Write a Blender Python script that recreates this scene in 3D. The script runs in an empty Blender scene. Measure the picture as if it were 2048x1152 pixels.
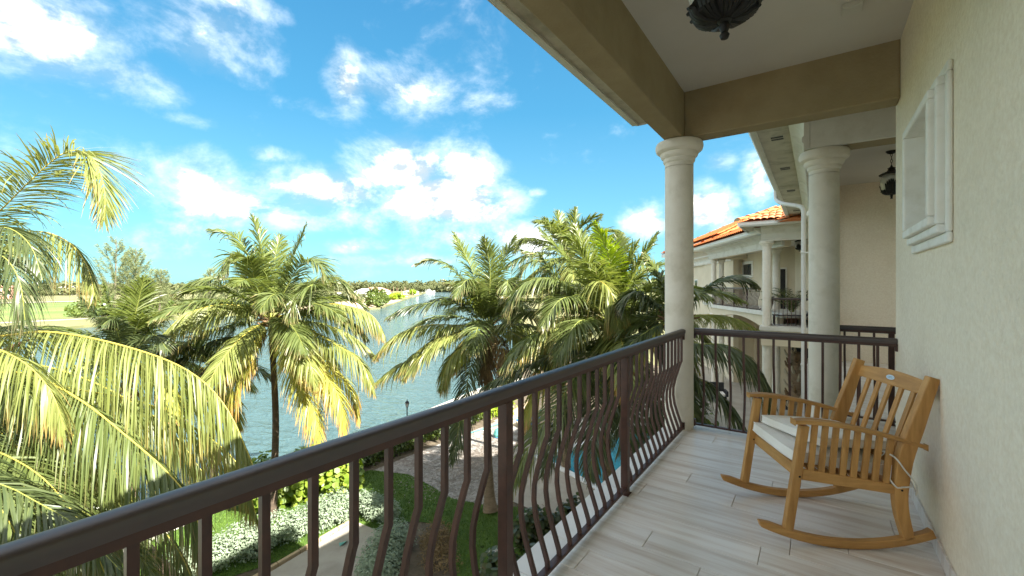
import bpy, math, random
import numpy as np
from mathutils import Vector, Matrix
from mathutils.geometry import tessellate_polygon

random.seed(7)
RNG = np.random.default_rng(7)
scene = bpy.context.scene
C = scene.collection
R = math.radians

# ------------------------------------------------------------------ camera
F, U0, V0, EYE = 863.0, 1024.0, 572.0, 1.5        # calibrated on a 2048 px wide frame
YAW = R(35.2)
cam_d = bpy.data.cameras.new('camera')
cam = bpy.data.objects.new('camera', cam_d)
C.objects.link(cam)
cam.location = (0, 0, EYE)
cam.rotation_euler = (R(90), 0, YAW)
cam_d.sensor_width = 36
cam_d.lens = F / 2048 * 36
cam_d.shift_y = -4 / 2048
cam_d.clip_start = 0.05
cam_d.clip_end = 20000
scene.camera = cam

# ------------------------------------------------------------------ sun, exposure
SUN_EL, SUN_AZ = R(42), R(-5)                       # azimuth from +X towards +Y
to_sun = Vector((math.cos(SUN_EL) * math.cos(SUN_AZ), math.cos(SUN_EL) * math.sin(SUN_AZ), math.sin(SUN_EL)))
sun_d = bpy.data.lights.new('sun', 'SUN')
sun_d.energy = 2.0
sun_d.angle = R(0.53)
sun_d.color = (1.0, 0.955, 0.88)
sun = bpy.data.objects.new('sun', sun_d)
C.objects.link(sun)
sun.rotation_euler = to_sun.to_track_quat('Z', 'Y').to_euler()
scene.view_settings.view_transform = 'Standard'
scene.view_settings.look = 'None'
scene.view_settings.gamma = 1
scene.view_settings.use_curve_mapping = False
scene.view_settings.exposure = 3.48
scene.cycles.max_bounces = 8
scene.cycles.diffuse_bounces = 5
scene.cycles.glossy_bounces = 3
scene.cycles.transmission_bounces = 6
scene.cycles.transparent_max_bounces = 6
scene.cycles.use_denoising = True
scene.cycles.sample_clamp_indirect = 6

fw = np.array([-math.sin(YAW), math.cos(YAW), 0.0])
rt = np.array([math.cos(YAW), math.sin(YAW), 0.0])
up = np.array([0, 0, 1.0])
EYEP = np.array([0, 0, EYE])


def at(u, v, d):
    """world point seen at survey pixel (u, v), d metres deep"""
    return EYEP + (fw + rt * (u - U0) / F + up * (V0 - v) / F) * d


def gz(u, v, z):
    r = fw + rt * (u - U0) / F + up * (V0 - v) / F
    return EYEP + r * ((z - EYE) / r[2])


# ------------------------------------------------------------------ world: sky + clouds
world = bpy.data.worlds.new('World')
scene.world = world
world.use_nodes = True
wt = world.node_tree
for n_ in list(wt.nodes):
    wt.nodes.remove(n_)


def wn(kind, **kw):
    n = wt.nodes.new(kind)
    for k, v in kw.items():
        setattr(n, k, v)
    return n


def wl(a, b):
    wt.links.new(a, b)


def wmath(op, a, b=None, clamp=False):
    n = wn('ShaderNodeMath', operation=op)
    n.use_clamp = clamp
    for i, x in enumerate((a, b)):
        if x is None:
            continue
        if isinstance(x, (int, float)):
            n.inputs[i].default_value = x
        else:
            wl(x, n.inputs[i])
    return n.outputs[0]


sky = wn('ShaderNodeTexSky', sky_type='NISHITA')
sky.sun_disc = False
sky.sun_elevation = SUN_EL
sky.sun_rotation = R(90) - SUN_AZ
sky.altitude = 0
sky.air_density = 1.0
sky.dust_density = 0.6
sky.ozone_density = 1.6
tint = wn('ShaderNodeMix', data_type='RGBA', blend_type='MULTIPLY')
tint.inputs[0].default_value = 1
wl(sky.outputs[0], tint.inputs[6])
tint.inputs[7].default_value = (0.125, 0.27, 0.28, 1)
tc = wn('ShaderNodeTexCoord')
sep = wn('ShaderNodeSeparateXYZ')
wl(tc.outputs['Generated'], sep.inputs[0])
az = wmath('ARCTAN2', sep.outputs[0], sep.outputs[1])
el = wmath('ARCSINE', sep.outputs[2])
comb = wn('ShaderNodeCombineXYZ')
wl(az, comb.inputs[0])
wl(el, comb.inputs[1])
# the tropical blue of that sky, paler towards the horizon all the way round
grad = wn('ShaderNodeValToRGB')
wl(wmath('MULTIPLY', el, 1.0 / 1.5708), grad.inputs[0])
ge = grad.color_ramp.elements
ge[0].position, ge[0].color = 0.0, (.40, .745, .915, 1)
ge[1].position, ge[1].color = 1.0, (.041, .215, .50, 1)
for pos_, col_ in ((.10, (.24, .60, .84, 1)), (.24, (.096, .415, .725, 1)), (.45, (.052, .28, .605, 1))):
    e_ = ge.new(pos_); e_.color = col_
skyb = wn('ShaderNodeMix', data_type='RGBA')
skyb.inputs[0].default_value = .75
wl(tint.outputs[2], skyb.inputs[6])
wl(grad.outputs[0], skyb.inputs[7])
# noise that breaks the cloud outlines; flatter towards the horizon, as real cloud decks are
mp = wn('ShaderNodeMapping')
wl(tc.outputs['Generated'], mp.inputs[0])
mp.inputs['Scale'].default_value = (1, 1, 1.5)
nz = wn('ShaderNodeTexNoise')
nz.inputs['Scale'].default_value = 5.2
nz.inputs['Detail'].default_value = 9
nz.inputs['Roughness'].default_value = 0.62
nz.inputs['Distortion'].default_value = 0.25
wl(mp.outputs[0], nz.inputs['Vector'])
nz2 = wn('ShaderNodeTexNoise')
nz2.inputs['Scale'].default_value = 15
nz2.inputs['Detail'].default_value = 6
nz2.inputs['Roughness'].default_value = 0.6
wl(mp.outputs[0], nz2.inputs['Vector'])


def azel(u, v):
    r = fw + rt * (u - U0) / F + up * (V0 - v) / F
    r = r / np.linalg.norm(r)
    return math.atan2(r[0], r[1]), math.asin(r[2])


# clouds of that afternoon: centre, half width, half height (survey pixels), density
CLOUDS = [
    (60, 60, 260, 110, .95), (230, 150, 200, 60, .75), (430, 95, 170, 85, .55), (480, 10, 140, 30, .45),
    (690, 165, 48, 80, .95), (790, 175, 110, 40, .62), (640, 215, 90, 24, .50), (975, 210, 60, 22, .42),
    (800, 340, 90, 58, 1.15), (940, 345, 70, 52, 1.05), (890, 400, 150, 55, 1.2), (650, 385, 190, 55, 1.0),
    (390, 350, 150, 60, .8), (560, 420, 260, 50, .85), (550, 312, 70, 20, .55), (700, 490, 60, 18, .75),
    (420, 470, 160, 40, .55), (1075, 386, 22, 10, .6), (960, 470, 120, 30, .6), (60, 350, 130, 60, .45),
    (1400, 420, 75, 50, 1.1), (1290, 440, 60, 36, .9), (1440, 325, 34, 20, .6), (1520, 360, 36, 60, 1.0),
    (800, 520, 160, 12, .4), (1080, 480, 120, 40, .8), (380, 240, 80, 18, .4), (150, 300, 110, 26, .35),
]
acc = None
for (u, v, su, sv, a) in CLOUDS:
    a0, e0 = azel(u, v)
    sa = abs(azel(u + su, v)[0] - azel(u - su, v)[0]) / 2
    se = abs(azel(u, v - sv)[1] - azel(u, v + sv)[1]) / 2
    s_ = wn('ShaderNodeVectorMath', operation='SUBTRACT')
    wl(comb.outputs[0], s_.inputs[0])
    s_.inputs[1].default_value = (a0, e0, 0)
    m_ = wn('ShaderNodeVectorMath', operation='MULTIPLY')
    wl(s_.outputs[0], m_.inputs[0])
    m_.inputs[1].default_value = (1 / (sa * 1.6), 1 / (se * 1.6), 0)
    l_ = wn('ShaderNodeVectorMath', operation='LENGTH')
    wl(m_.outputs[0], l_.inputs[0])
    r_ = wn('ShaderNodeMapRange', interpolation_type='SMOOTHSTEP')
    wl(l_.outputs['Value'], r_.inputs[0])
    r_.inputs[1].default_value = 1.0
    r_.inputs[2].default_value = 0.0
    r_.inputs[3].default_value = 0.0
    r_.inputs[4].default_value = a
    acc = r_.outputs[0] if acc is None else wmath('MAXIMUM', acc, r_.outputs[0])
# cumulus round the rest of the sky, thickened there to brighten the shaded balcony
nb = wn('ShaderNodeTexNoise')
nb.inputs['Scale'].default_value = 2.1
nb.inputs['Detail'].default_value = 2
wl(tc.outputs['Generated'], nb.inputs['Vector'])
rest = wn('ShaderNodeMapRange', interpolation_type='SMOOTHSTEP')
wl(nb.outputs[0], rest.inputs[0])
rest.inputs[1].default_value = .30
rest.inputs[2].default_value = .52
rest.inputs[4].default_value = 1.0
aoff = wmath('ABSOLUTE', wmath('ADD', az, 0.60))
outm = wn('ShaderNodeMapRange', interpolation_type='SMOOTHSTEP')
wl(wmath('MAXIMUM', wmath('DIVIDE', aoff, 1.0), wmath('DIVIDE', el, 0.62)), outm.inputs[0])
outm.inputs[1].default_value = .95
outm.inputs[2].default_value = 1.25
acc = wmath('MAXIMUM', acc, wmath('MULTIPLY', rest.outputs[0], outm.outputs[0]))
dens = wmath('ADD', acc, wmath('MULTIPLY', wmath('SUBTRACT', nz.outputs[0], .5), 1.9))
dens = wmath('ADD', dens, wmath('MULTIPLY', wmath('SUBTRACT', nz2.outputs[0], .5), .45))
cov = wn('ShaderNodeMapRange', interpolation_type='SMOOTHSTEP')
wl(dens, cov.inputs[0])
cov.inputs[1].default_value = .46
cov.inputs[2].default_value = 1.02
veil = wn('ShaderNodeMapRange', interpolation_type='SMOOTHSTEP')
wl(dens, veil.inputs[0])
veil.inputs[1].default_value = .02
veil.inputs[2].default_value = .75
veil.inputs[4].default_value = .30
above = wn('ShaderNodeMapRange', interpolation_type='SMOOTHSTEP')
wl(el, above.inputs[0])
above.inputs[1].default_value = -.01
above.inputs[2].default_value = .06
covf = wmath('MULTIPLY', wmath('MULTIPLY', wmath('MAXIMUM', cov.outputs[0], veil.outputs[0]), above.outputs[0]), .95)
# clouds are lit from the sun's side: compare the density with that a little way towards the sun
mps = wn('ShaderNodeMapping')
wl(tc.outputs['Generated'], mps.inputs[0])
mps.inputs['Scale'].default_value = (1, 1, 1.5)
mps.inputs['Location'].default_value = (.022, .004, .055)
nzs = wn('ShaderNodeTexNoise')
for k_ in ('Scale', 'Detail', 'Roughness', 'Distortion'):
    nzs.inputs[k_].default_value = nz.inputs[k_].default_value
wl(mps.outputs[0], nzs.inputs['Vector'])
lit = wmath('ADD', wmath('MULTIPLY', wmath('SUBTRACT', nz.outputs[0], nzs.outputs[0]), 4.6), .42)
lit = wmath('ADD', lit, wmath('MULTIPLY', wmath('SUBTRACT', nz2.outputs[0], .5), 1.4), True)
ccol = wn('ShaderNodeMix', data_type='RGBA')
wl(lit, ccol.inputs[0])
ccol.inputs[6].default_value = (.70, .80, .86, 1)
ccol.inputs[7].default_value = (2.85, 2.76, 2.6, 1)
smix = wn('ShaderNodeMix', data_type='RGBA')
wl(covf, smix.inputs[0])
wl(skyb.outputs[2], smix.inputs[6])
wl(ccol.outputs[2], smix.inputs[7])
bg = wn('ShaderNodeBackground')
bg.inputs[1].default_value = 0.10
wl(smix.outputs[2], bg.inputs[0])
wo = wn('ShaderNodeOutputWorld')
wl(bg.outputs[0], wo.inputs[0])

# ------------------------------------------------------------------ materials


def base_mat(name):
    m = bpy.data.materials.new(name)
    m.use_nodes = True
    nt = m.node_tree
    p = nt.nodes['Principled BSDF']
    return m, nt, p


def M(name, c1, c2=None, scale=5, detail=5, rough=.6, spec=.4, bump=0, bscale=None, bdist=.01, stretch=(1, 1, 1),
      lo=.35, hi=.65, metallic=0, rnd=0.0, stain=None, coat=0, bdetail=4):
    m, nt, p = base_mat(name)
    N, L = nt.nodes.new, nt.links.new
    p.inputs['Roughness'].default_value = rough
    p.inputs['Specular IOR Level'].default_value = spec
    p.inputs['Metallic'].default_value = metallic
    p.inputs['Coat Weight'].default_value = coat
    p.inputs['Coat Roughness'].default_value = .18
    tcn = N('ShaderNodeTexCoord')
    mpn = N('ShaderNodeMapping')
    mpn.inputs['Scale'].default_value = stretch
    oi = N('ShaderNodeObjectInfo')
    off = N('ShaderNodeVectorMath')
    off.operation = 'MULTIPLY_ADD'
    L(oi.outputs['Random'], off.inputs[0])
    off.inputs[1].default_value = (37, 53, 71)
    L(tcn.outputs['Object'], off.inputs[2])
    L(off.outputs[0] if rnd else tcn.outputs['Object'], mpn.inputs[0])
    c2 = c2 or tuple(x * .8 for x in c1)
    nzn = N('ShaderNodeTexNoise')
    nzn.inputs['Scale'].default_value = scale
    nzn.inputs['Detail'].default_value = detail
    nzn.inputs['Roughness'].default_value = .6
    L(mpn.outputs[0], nzn.inputs['Vector'])
    rmp = N('ShaderNodeMapRange')
    rmp.inputs[1].default_value, rmp.inputs[2].default_value = lo, hi
    L(nzn.outputs[0], rmp.inputs[0])
    mx = N('ShaderNodeMix')
    mx.data_type = 'RGBA'
    mx.inputs[6].default_value = (*c1, 1)
    mx.inputs[7].default_value = (*c2, 1)
    L(rmp.outputs[0], mx.inputs[0])
    col = mx.outputs[2]
    if rnd:
        hs = N('ShaderNodeHueSaturation')
        mr = N('ShaderNodeMapRange')
        mr.inputs[3].default_value, mr.inputs[4].default_value = 1 - rnd, 1 + rnd
        L(oi.outputs['Random'], mr.inputs[0])
        L(mr.outputs[0], hs.inputs['Value'])
        L(col, hs.inputs['Color'])
        col = hs.outputs[0]
    if stain:
        sc, sscale, amt = stain
        sn = N('ShaderNodeTexNoise')
        sn.inputs['Scale'].default_value = sscale
        sn.inputs['Detail'].default_value = 7
        sn.inputs['Roughness'].default_value = .65
        L(tcn.outputs['Object'], sn.inputs['Vector'])
        sr = N('ShaderNodeMapRange')
        sr.inputs[1].default_value, sr.inputs[2].default_value, sr.inputs[4].default_value = .5, .75, amt
        L(sn.outputs[0], sr.inputs[0])
        sm = N('ShaderNodeMix')
        sm.data_type = 'RGBA'
        sm.inputs[7].default_value = (*sc, 1)
        L(sr.outputs[0], sm.inputs[0])
        L(col, sm.inputs[6])
        col = sm.outputs[2]
    L(col, p.inputs['Base Color'])
    if bump:
        bn = N('ShaderNodeTexNoise')
        bn.inputs['Scale'].default_value = bscale or scale * 3
        bn.inputs['Detail'].default_value = bdetail
        L(mpn.outputs[0], bn.inputs['Vector'])
        bb = N('ShaderNodeBump')
        bb.inputs['Strength'].default_value = bump
        bb.inputs['Distance'].default_value = bdist
        L(bn.outputs[0], bb.inputs['Height'])
        L(bb.outputs[0], p.inputs['Normal'])
    return m


def leaf_mat(name, ca, cb, tip, t0=.75, trans=.35, rough=.38, tcol=None, spec=.5, edge=.25):
    m, nt, p = base_mat(name)
    N, L = nt.nodes.new, nt.links.new
    at_ = N('ShaderNodeAttribute'); at_.attribute_name = 'tipf'
    ar_ = N('ShaderNodeAttribute'); ar_.attribute_name = 'rnd'
    mx = N('ShaderNodeMix'); mx.data_type = 'RGBA'
    mx.inputs[6].default_value = (*ca, 1)
    mx.inputs[7].default_value = (*cb, 1)
    L(ar_.outputs['Fac'], mx.inputs[0])
    ad = N('ShaderNodeMath'); ad.operation = 'MULTIPLY_ADD'
    L(ar_.outputs['Fac'], ad.inputs[0]); ad.inputs[1].default_value = edge
    L(at_.outputs['Fac'], ad.inputs[2])
    mr = N('ShaderNodeMapRange'); mr.interpolation_type = 'SMOOTHSTEP'
    mr.inputs[1].default_value, mr.inputs[2].default_value = t0, min(t0 + .3, 1.25)
    L(ad.outputs[0], mr.inputs[0])
    m2 = N('ShaderNodeMix'); m2.data_type = 'RGBA'
    L(mr.outputs[0], m2.inputs[0]); L(mx.outputs[2], m2.inputs[6])
    m2.inputs[7].default_value = (*tip, 1)
    L(m2.outputs[2], p.inputs['Base Color'])
    p.inputs['Roughness'].default_value = rough
    p.inputs['Specular IOR Level'].default_value = spec
    tr = N('ShaderNodeBsdfTranslucent')
    hs = N('ShaderNodeHueSaturation'); hs.inputs['Value'].default_value = 1.6; hs.inputs['Saturation'].default_value = 1.1
    hs.inputs['Hue'].default_value = .49
    L(m2.outputs[2], hs.inputs['Color']); L(hs.outputs[0], tr.inputs[0])
    ms = N('ShaderNodeMixShader'); ms.inputs[0].default_value = trans
    L(p.outputs[0], ms.inputs[1]); L(tr.outputs[0], ms.inputs[2])
    L(ms.outputs[0], nt.nodes['Material Output'].inputs[0])
    return m


MAT = {}
MAT['stucco'] = M('stucco', (.90, .81, .66), (.82, .715, .56), 38, detail=5, rough=.9, spec=.2, bump=1, bscale=34, bdist=.010, bdetail=7, lo=.36, hi=.66, stain=((.66, .57, .43), 1.3, .35))  # two-tone mottling stands in for fine relief shading that the bump barely shows
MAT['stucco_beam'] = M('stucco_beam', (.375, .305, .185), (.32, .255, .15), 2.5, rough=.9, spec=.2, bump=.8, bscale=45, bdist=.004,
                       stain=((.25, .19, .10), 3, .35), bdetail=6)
MAT['stucco_far'] = M('stucco_far', (.74, .65, .50), (.67, .58, .43), 1.2, rough=.9, spec=.2, bump=.4, bscale=30, bdist=.004)
MAT['column'] = M('column_stucco', (.84, .79, .70), (.77, .715, .62), 3, rough=.85, spec=.25, bump=.5, bscale=60, bdist=.003,
                  stain=((.42, .37, .24), 4, .4), bdetail=5)
MAT['white'] = M('white_render', (.74, .72, .66), (.68, .65, .58), 3, rough=.8, spec=.25, bump=.3, bscale=40, bdist=.002,
                 stain=((.40, .36, .26), 2.5, .45))
MAT['trim'] = M('trim_white', (.86, .84, .79), (.80, .77, .70), 4, rough=.8, spec=.25, bump=.6, bscale=60, bdist=.003,
                stain=((.45, .40, .28), 6, .35))
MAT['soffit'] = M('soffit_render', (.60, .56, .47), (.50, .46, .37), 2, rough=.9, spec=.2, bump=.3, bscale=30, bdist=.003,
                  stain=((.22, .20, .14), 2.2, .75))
MAT['ceiling'] = M('ceiling_paint', (.64, .61, .56), (.61, .575, .52), 1.5, rough=.9, spec=.2, bump=.25, bscale=90, bdist=.002)
MAT['gutter'] = M('gutter_metal', (.72, .72, .69), (.66, .66, .62), 3, rough=.45, spec=.5, stain=((.5, .47, .38), 5, .3))
MAT['iron'] = M('brown_iron', (.085, .037, .027), (.055, .026, .02), 14, rough=.42, spec=.5, bump=.25, bscale=160, bdist=.001, rnd=.15)
MAT['iron_top'] = M('brown_iron_rail', (.055, .032, .028), (.042, .027, .025), 9, rough=.47, spec=1.0, coat=.12, bump=.12, bscale=60, bdist=.001)
MAT['black_iron'] = M('black_iron', (.009, .009, .010), (.016, .014, .012), 20, rough=.5, spec=.3, bump=.5, bscale=60, bdist=.003)
MAT['plank'] = M('plank_tile', (.84, .80, .755), (.54, .43, .34), 2.2, detail=8, rough=.33, spec=.5, stretch=(.55, 7, 1), lo=.42, hi=.78,
                 bump=.06, bscale=6, bdist=.002, rnd=.05)
MAT['grout'] = M('grout', (.50, .46, .41), (.40, .36, .31), 8, rough=.9)
MAT['edge_tile'] = M('edge_tile', (.74, .72, .68), (.66, .63, .58), 3, rough=.4, spec=.5, rnd=.04)
MAT['concrete'] = M('concrete', (.40, .36, .30), (.33, .29, .24), 1.3, detail=9, rough=.9, bump=.5, bscale=30, bdist=.006,
                    stain=((.2, .18, .14), .9, .5))
MAT['dock'] = M('dock_concrete', (.50, .46, .39), (.42, .38, .31), .8, detail=9, rough=.9, bump=.4, bscale=20, bdist=.006)
MAT['kerb'] = M('kerb_stone', (.50, .38, .24), (.42, .31, .18), 4, rough=.9, bump=.4)
MAT['gravel'] = M('gravel_bed', (.34, .32, .29), (.16, .14, .12), 7, detail=10, rough=.95, bump=1, bscale=24, bdist=.03,
                  stain=((.13, .09, .06), 1.2, .8))
MAT['sand'] = M('sandy_soil', (.58, .44, .29), (.45, .33, .20), 2, detail=9, rough=.95, bump=.8, bscale=16, bdist=.02)
MAT['soil'] = M('garden_soil', (.13, .10, .068), (.075, .06, .038), 3, detail=9, rough=.95, bump=.8, bscale=14, bdist=.03,
                stain=((.30, .24, .15), 2, .6))
MAT['lawn'] = M('lawn_base', (.075, .13, .016), (.045, .09, .012), 3, detail=9, rough=.9, bump=.7, bscale=40, bdist=.02)
MAT['blade'] = M('grass_blade', (.11, .19, .022), (.065, .13, .015), 1.4, rough=.6, spec=.3)
MAT['field'] = M('fairway', (.17, .23, .055), (.11, .17, .035), .03, detail=7, rough=.95, stretch=(1, .35, 1), lo=.4, hi=.6)
MAT['scrub'] = M('scrub_ground', (.23, .21, .10), (.13, .14, .05), .05, detail=8, rough=.95)
MAT['tile_orange'] = M('roof_tile', (.62, .20, .055), (.50, .14, .04), 2.5, rough=.7, spec=.3, bump=.3, bscale=40, bdist=.003, rnd=.18)
MAT['tile_pale'] = M('roof_tile_pale', (.60, .33, .24), (.50, .25, .17), 2.5, rough=.7, spec=.3, bump=.3, bscale=40, bdist=.003, rnd=.15)
MAT['tile_front'] = M('roof_tile_front', (.64, .26, .11), (.52, .19, .075), 2.5, rough=.7, spec=.3, bump=.3, bscale=40, bdist=.003, rnd=.18)
MAT['glass'] = M('window_glass', (.03, .04, .045), (.05, .06, .06), 2, rough=.06, spec=.7)
MAT['dark'] = M('dark_opening', (.012, .014, .015), (.02, .022, .022), 2, rough=.5)
MAT['dark_cloth'] = M('dark_cloth', (.025, .025, .028), (.04, .04, .042), 8, rough=.9, bump=.3, bscale=80, bdist=.002)
MAT['cushion'] = M('cushion_cotton', (.90, .875, .83), (.85, .82, .76), 5, rough=.95, spec=.15, bump=.35, bscale=180, bdist=.001,
                   stain=((.60, .52, .38), 3, .35))
MAT['cord'] = M('cotton_cord', (.80, .78, .72), (.7, .68, .6), 30, rough=.95)
for ax, st in (('x', (1.0, 9, 9)), ('y', (9, 1.0, 9)), ('z', (9, 9, 1.0))):
    MAT['teak_' + ax] = M('teak_' + ax, (.60, .325, .105), (.38, .18, .05), 2.6, detail=8, rough=.48, spec=.4, stretch=st, lo=.34, hi=.7,
                          bump=.15, bscale=9, bdist=.002, rnd=.10, stain=((.26, .115, .03), 5, .4))
MAT['badge'] = M('badge_silver', (.62, .68, .72), (.5, .56, .6), 40, rough=.3, metallic=.3)
MAT['badge_print'] = M('badge_print', (.16, .3, .42), rough=.5)
MAT['lamp_glass'] = M('seeded_glass', (.72, .70, .66), (.55, .53, .5), 14, rough=.15, spec=.8, bump=.6, bscale=18, bdist=.01)
MAT['white_plastic'] = M('white_plastic', (.62, .60, .54), (.58, .56, .5), 3, rough=.5)
MAT['trunk'] = M('palm_trunk', (.30, .22, .145), (.19, .135, .085), 3, detail=8, rough=.95, stretch=(1, 1, 5), bump=.9, bscale=6, bdist=.03)
MAT['trunk_dark'] = M('palm_trunk_dark', (.13, .095, .065), (.075, .055, .038), 3, detail=8, rough=.95, stretch=(1, 1, 5), bump=.9, bscale=6, bdist=.03)
MAT['bark'] = M('grey_bark', (.20, .16, .12), (.12, .095, .07), 3, rough=.95)
MAT['midrib'] = M('frond_midrib', (.50, .40, .07), (.40, .36, .06), 1.5, rough=.45, spec=.4)
MAT['midrib_green'] = M('frond_midrib_green', (.27, .28, .06), (.22, .25, .05), 1.5, rough=.45, spec=.4)
MAT['fibre'] = M('palm_fibre', (.24, .15, .075), (.12, .075, .04), 6, rough=.95, stretch=(1, 1, 4), bump=.6)
MAT['blossom'] = M('orange_blossom', (.75, .26, .02), (.6, .3, .04), 9, rough=.7)
MAT['coconut'] = M('green_coconut', (.22, .22, .05), (.16, .18, .04), 5, rough=.5)
MAT['leaf_young'] = leaf_mat('leaf_young', (.10, .135, .028), (.155, .185, .04), (.20, .17, .06), .95, rough=.38, spec=.55)
MAT['leaf_mid'] = leaf_mat('leaf_mid', (.095, .128, .034), (.15, .182, .055), (.28, .22, .09), .88, rough=.38, spec=.55)
MAT['leaf_old'] = leaf_mat('leaf_old', (.185, .22, .055), (.25, .27, .08), (.40, .27, .09), .86, rough=.42, spec=.5)
MAT['leaf_yellow'] = leaf_mat('leaf_yellow', (.31, .325, .055), (.38, .36, .075), (.52, .31, .10), .80, edge=.35)
MAT['leaf_dark'] = leaf_mat('leaf_dark', (.05, .075, .026), (.09, .112, .038), (.18, .14, .07), .92, trans=.25, rough=.38, spec=.55)  # darker leaf colour; on the low fronds it stands in for shade
MAT['leaf_dry'] = leaf_mat('leaf_dry', (.20, .145, .07), (.28, .20, .10), (.22, .14, .07), .6, trans=.15, rough=.8, spec=.2)
MAT['leaf_litter'] = leaf_mat('leaf_litter', (.30, .27, .23), (.17, .145, .115), (.2, .17, .13), .9, trans=.1, rough=.9, spec=.1)
MAT['leaf_grape'] = leaf_mat('leaf_grape', (.13, .21, .022), (.24, .31, .035), (.30, .25, .05), 1.2, rough=.42)
MAT['leaf_silver'] = leaf_mat('leaf_silver', (.205, .26, .165), (.28, .335, .235), (.4, .4, .3), 1.2, trans=.2, rough=.6, spec=.3)
MAT['leaf_hedge'] = leaf_mat('leaf_hedge', (.05, .085, .014), (.11, .15, .022), (.2, .16, .04), 1.2)
MAT['leaf_lime'] = leaf_mat('leaf_lime', (.20, .30, .02), (.30, .38, .03), (.3, .3, .05), 1.2, trans=.3)
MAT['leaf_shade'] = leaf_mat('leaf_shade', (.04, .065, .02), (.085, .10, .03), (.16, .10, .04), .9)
MAT['leaf_mangrove'] = leaf_mat('leaf_mangrove', (.09, .135, .03), (.15, .19, .045), (.2, .18, .05), 1.2)
MAT['leaf_wood'] = leaf_mat('leaf_wood', (.09, .105, .045), (.14, .15, .065), (.2, .18, .08), 1.2, trans=.2, rough=.8, spec=.15)
MAT['leaf_casuarina'] = leaf_mat('leaf_casuarina', (.17, .20, .085), (.24, .26, .12), (.3, .25, .12), 1.2, trans=.35, rough=.7, spec=.2)
MAT['far_white'] = M('far_white_wall', (.78, .77, .74), (.7, .69, .66), .3, rough=.8)
MAT['far_grey_roof'] = M('far_grey_roof', (.66, .68, .68), (.58, .60, .60), .3, rough=.7)
MAT['far_pink_roof'] = M('far_pink_roof', (.55, .30, .22), (.48, .25, .18), .3, rough=.8)
MAT['hull'] = M('boat_hull', (.80, .80, .78), rough=.3, spec=.6)
MAT['teal'] = M('teal_plastic', (.10, .34, .30), (.08, .27, .24), 8, rough=.5)
MAT['blue'] = M('blue_plastic', (.04, .20, .48), (.03, .15, .4), 5, rough=.45)
MAT['rock'] = M('stepping_stone', (.44, .41, .35), (.33, .30, .25), 5, detail=8, rough=.95, bump=.7, bscale=16, bdist=.01)
MAT['terracotta'] = M('planter_clay', (.22, .11, .06), (.16, .08, .045), 5, rough=.8)
MAT['limestone'] = M('rough_limestone', (.55, .48, .36), (.40, .33, .24), 3, rough=.95, bump=.8)


def water_mat(name, base, s1, s2, b1, rough=.07, dist=.12, str2=(1, 2.2, 1)):
    m, nt, p = base_mat(name)
    N, L = nt.nodes.new, nt.links.new
    p.inputs['Base Color'].default_value = (*base, 1)
    p.inputs['Roughness'].default_value = rough
    p.inputs['Specular IOR Level'].default_value = .5
    p.inputs['IOR'].default_value = 1.33
    tcn = N('ShaderNodeTexCoord')
    mpn = N('ShaderNodeMapping'); mpn.inputs['Scale'].default_value = str2; mpn.inputs['Rotation'].default_value = (0, 0, R(-38))
    L(tcn.outputs['Object'], mpn.inputs[0])
    a = N('ShaderNodeTexNoise'); a.inputs['Scale'].default_value = s1; a.inputs['Detail'].default_value = 6; a.inputs['Distortion'].default_value = .4
    b = N('ShaderNodeTexNoise'); b.inputs['Scale'].default_value = s2; b.inputs['Detail'].default_value = 4
    L(mpn.outputs[0], a.inputs['Vector']); L(mpn.outputs[0], b.inputs['Vector'])
    ad = N('ShaderNodeMath'); ad.operation = 'MULTIPLY_ADD'
    L(b.outputs[0], ad.inputs[0]); ad.inputs[1].default_value = 2.0; L(a.outputs[0], ad.inputs[2])
    bp = N('ShaderNodeBump'); bp.inputs['Strength'].default_value = b1; bp.inputs['Distance'].default_value = dist
    L(ad.outputs[0], bp.inputs['Height']); L(bp.outputs[0], p.inputs['Normal'])
    return m


MAT['water'] = water_mat('canal_water', (.06, .105, .108), 1.2, .28, 1.0, rough=.10, dist=.3)
MAT['pool_water'] = water_mat('pool_water', (.035, .19, .21), 2.5, .8, .35, rough=.03, dist=.05)

# ------------------------------------------------------------------ object helpers


def tag(o, label=None, cat=None, group=None, kind=None):
    if label: o['label'] = label
    if cat: o['category'] = cat
    if group: o['group'] = group
    if kind: o['kind'] = kind
    return o


def thing(name, label, cat, loc=(0, 0, 0), rotz=0, group=None):
    o = bpy.data.objects.new(name, None)
    C.objects.link(o)
    o.location = loc
    o.rotation_euler = (0, 0, rotz)
    o.empty_display_size = .2
    return tag(o, label, cat, group)


def link(name, me, parent=None, loc=(0, 0, 0), rotz=0):
    o = bpy.data.objects.new(name, me)
    C.objects.link(o)
    o.parent = parent
    o.location = loc
    o.rotation_euler = (0, 0, rotz)
    return o


def bevel(o, w=.004, seg=2):
    md = o.modifiers.new('bevel', 'BEVEL')
    md.width = w
    md.segments = seg
    md.limit_method = 'ANGLE'
    md.angle_limit = R(40)
    return o


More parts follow.
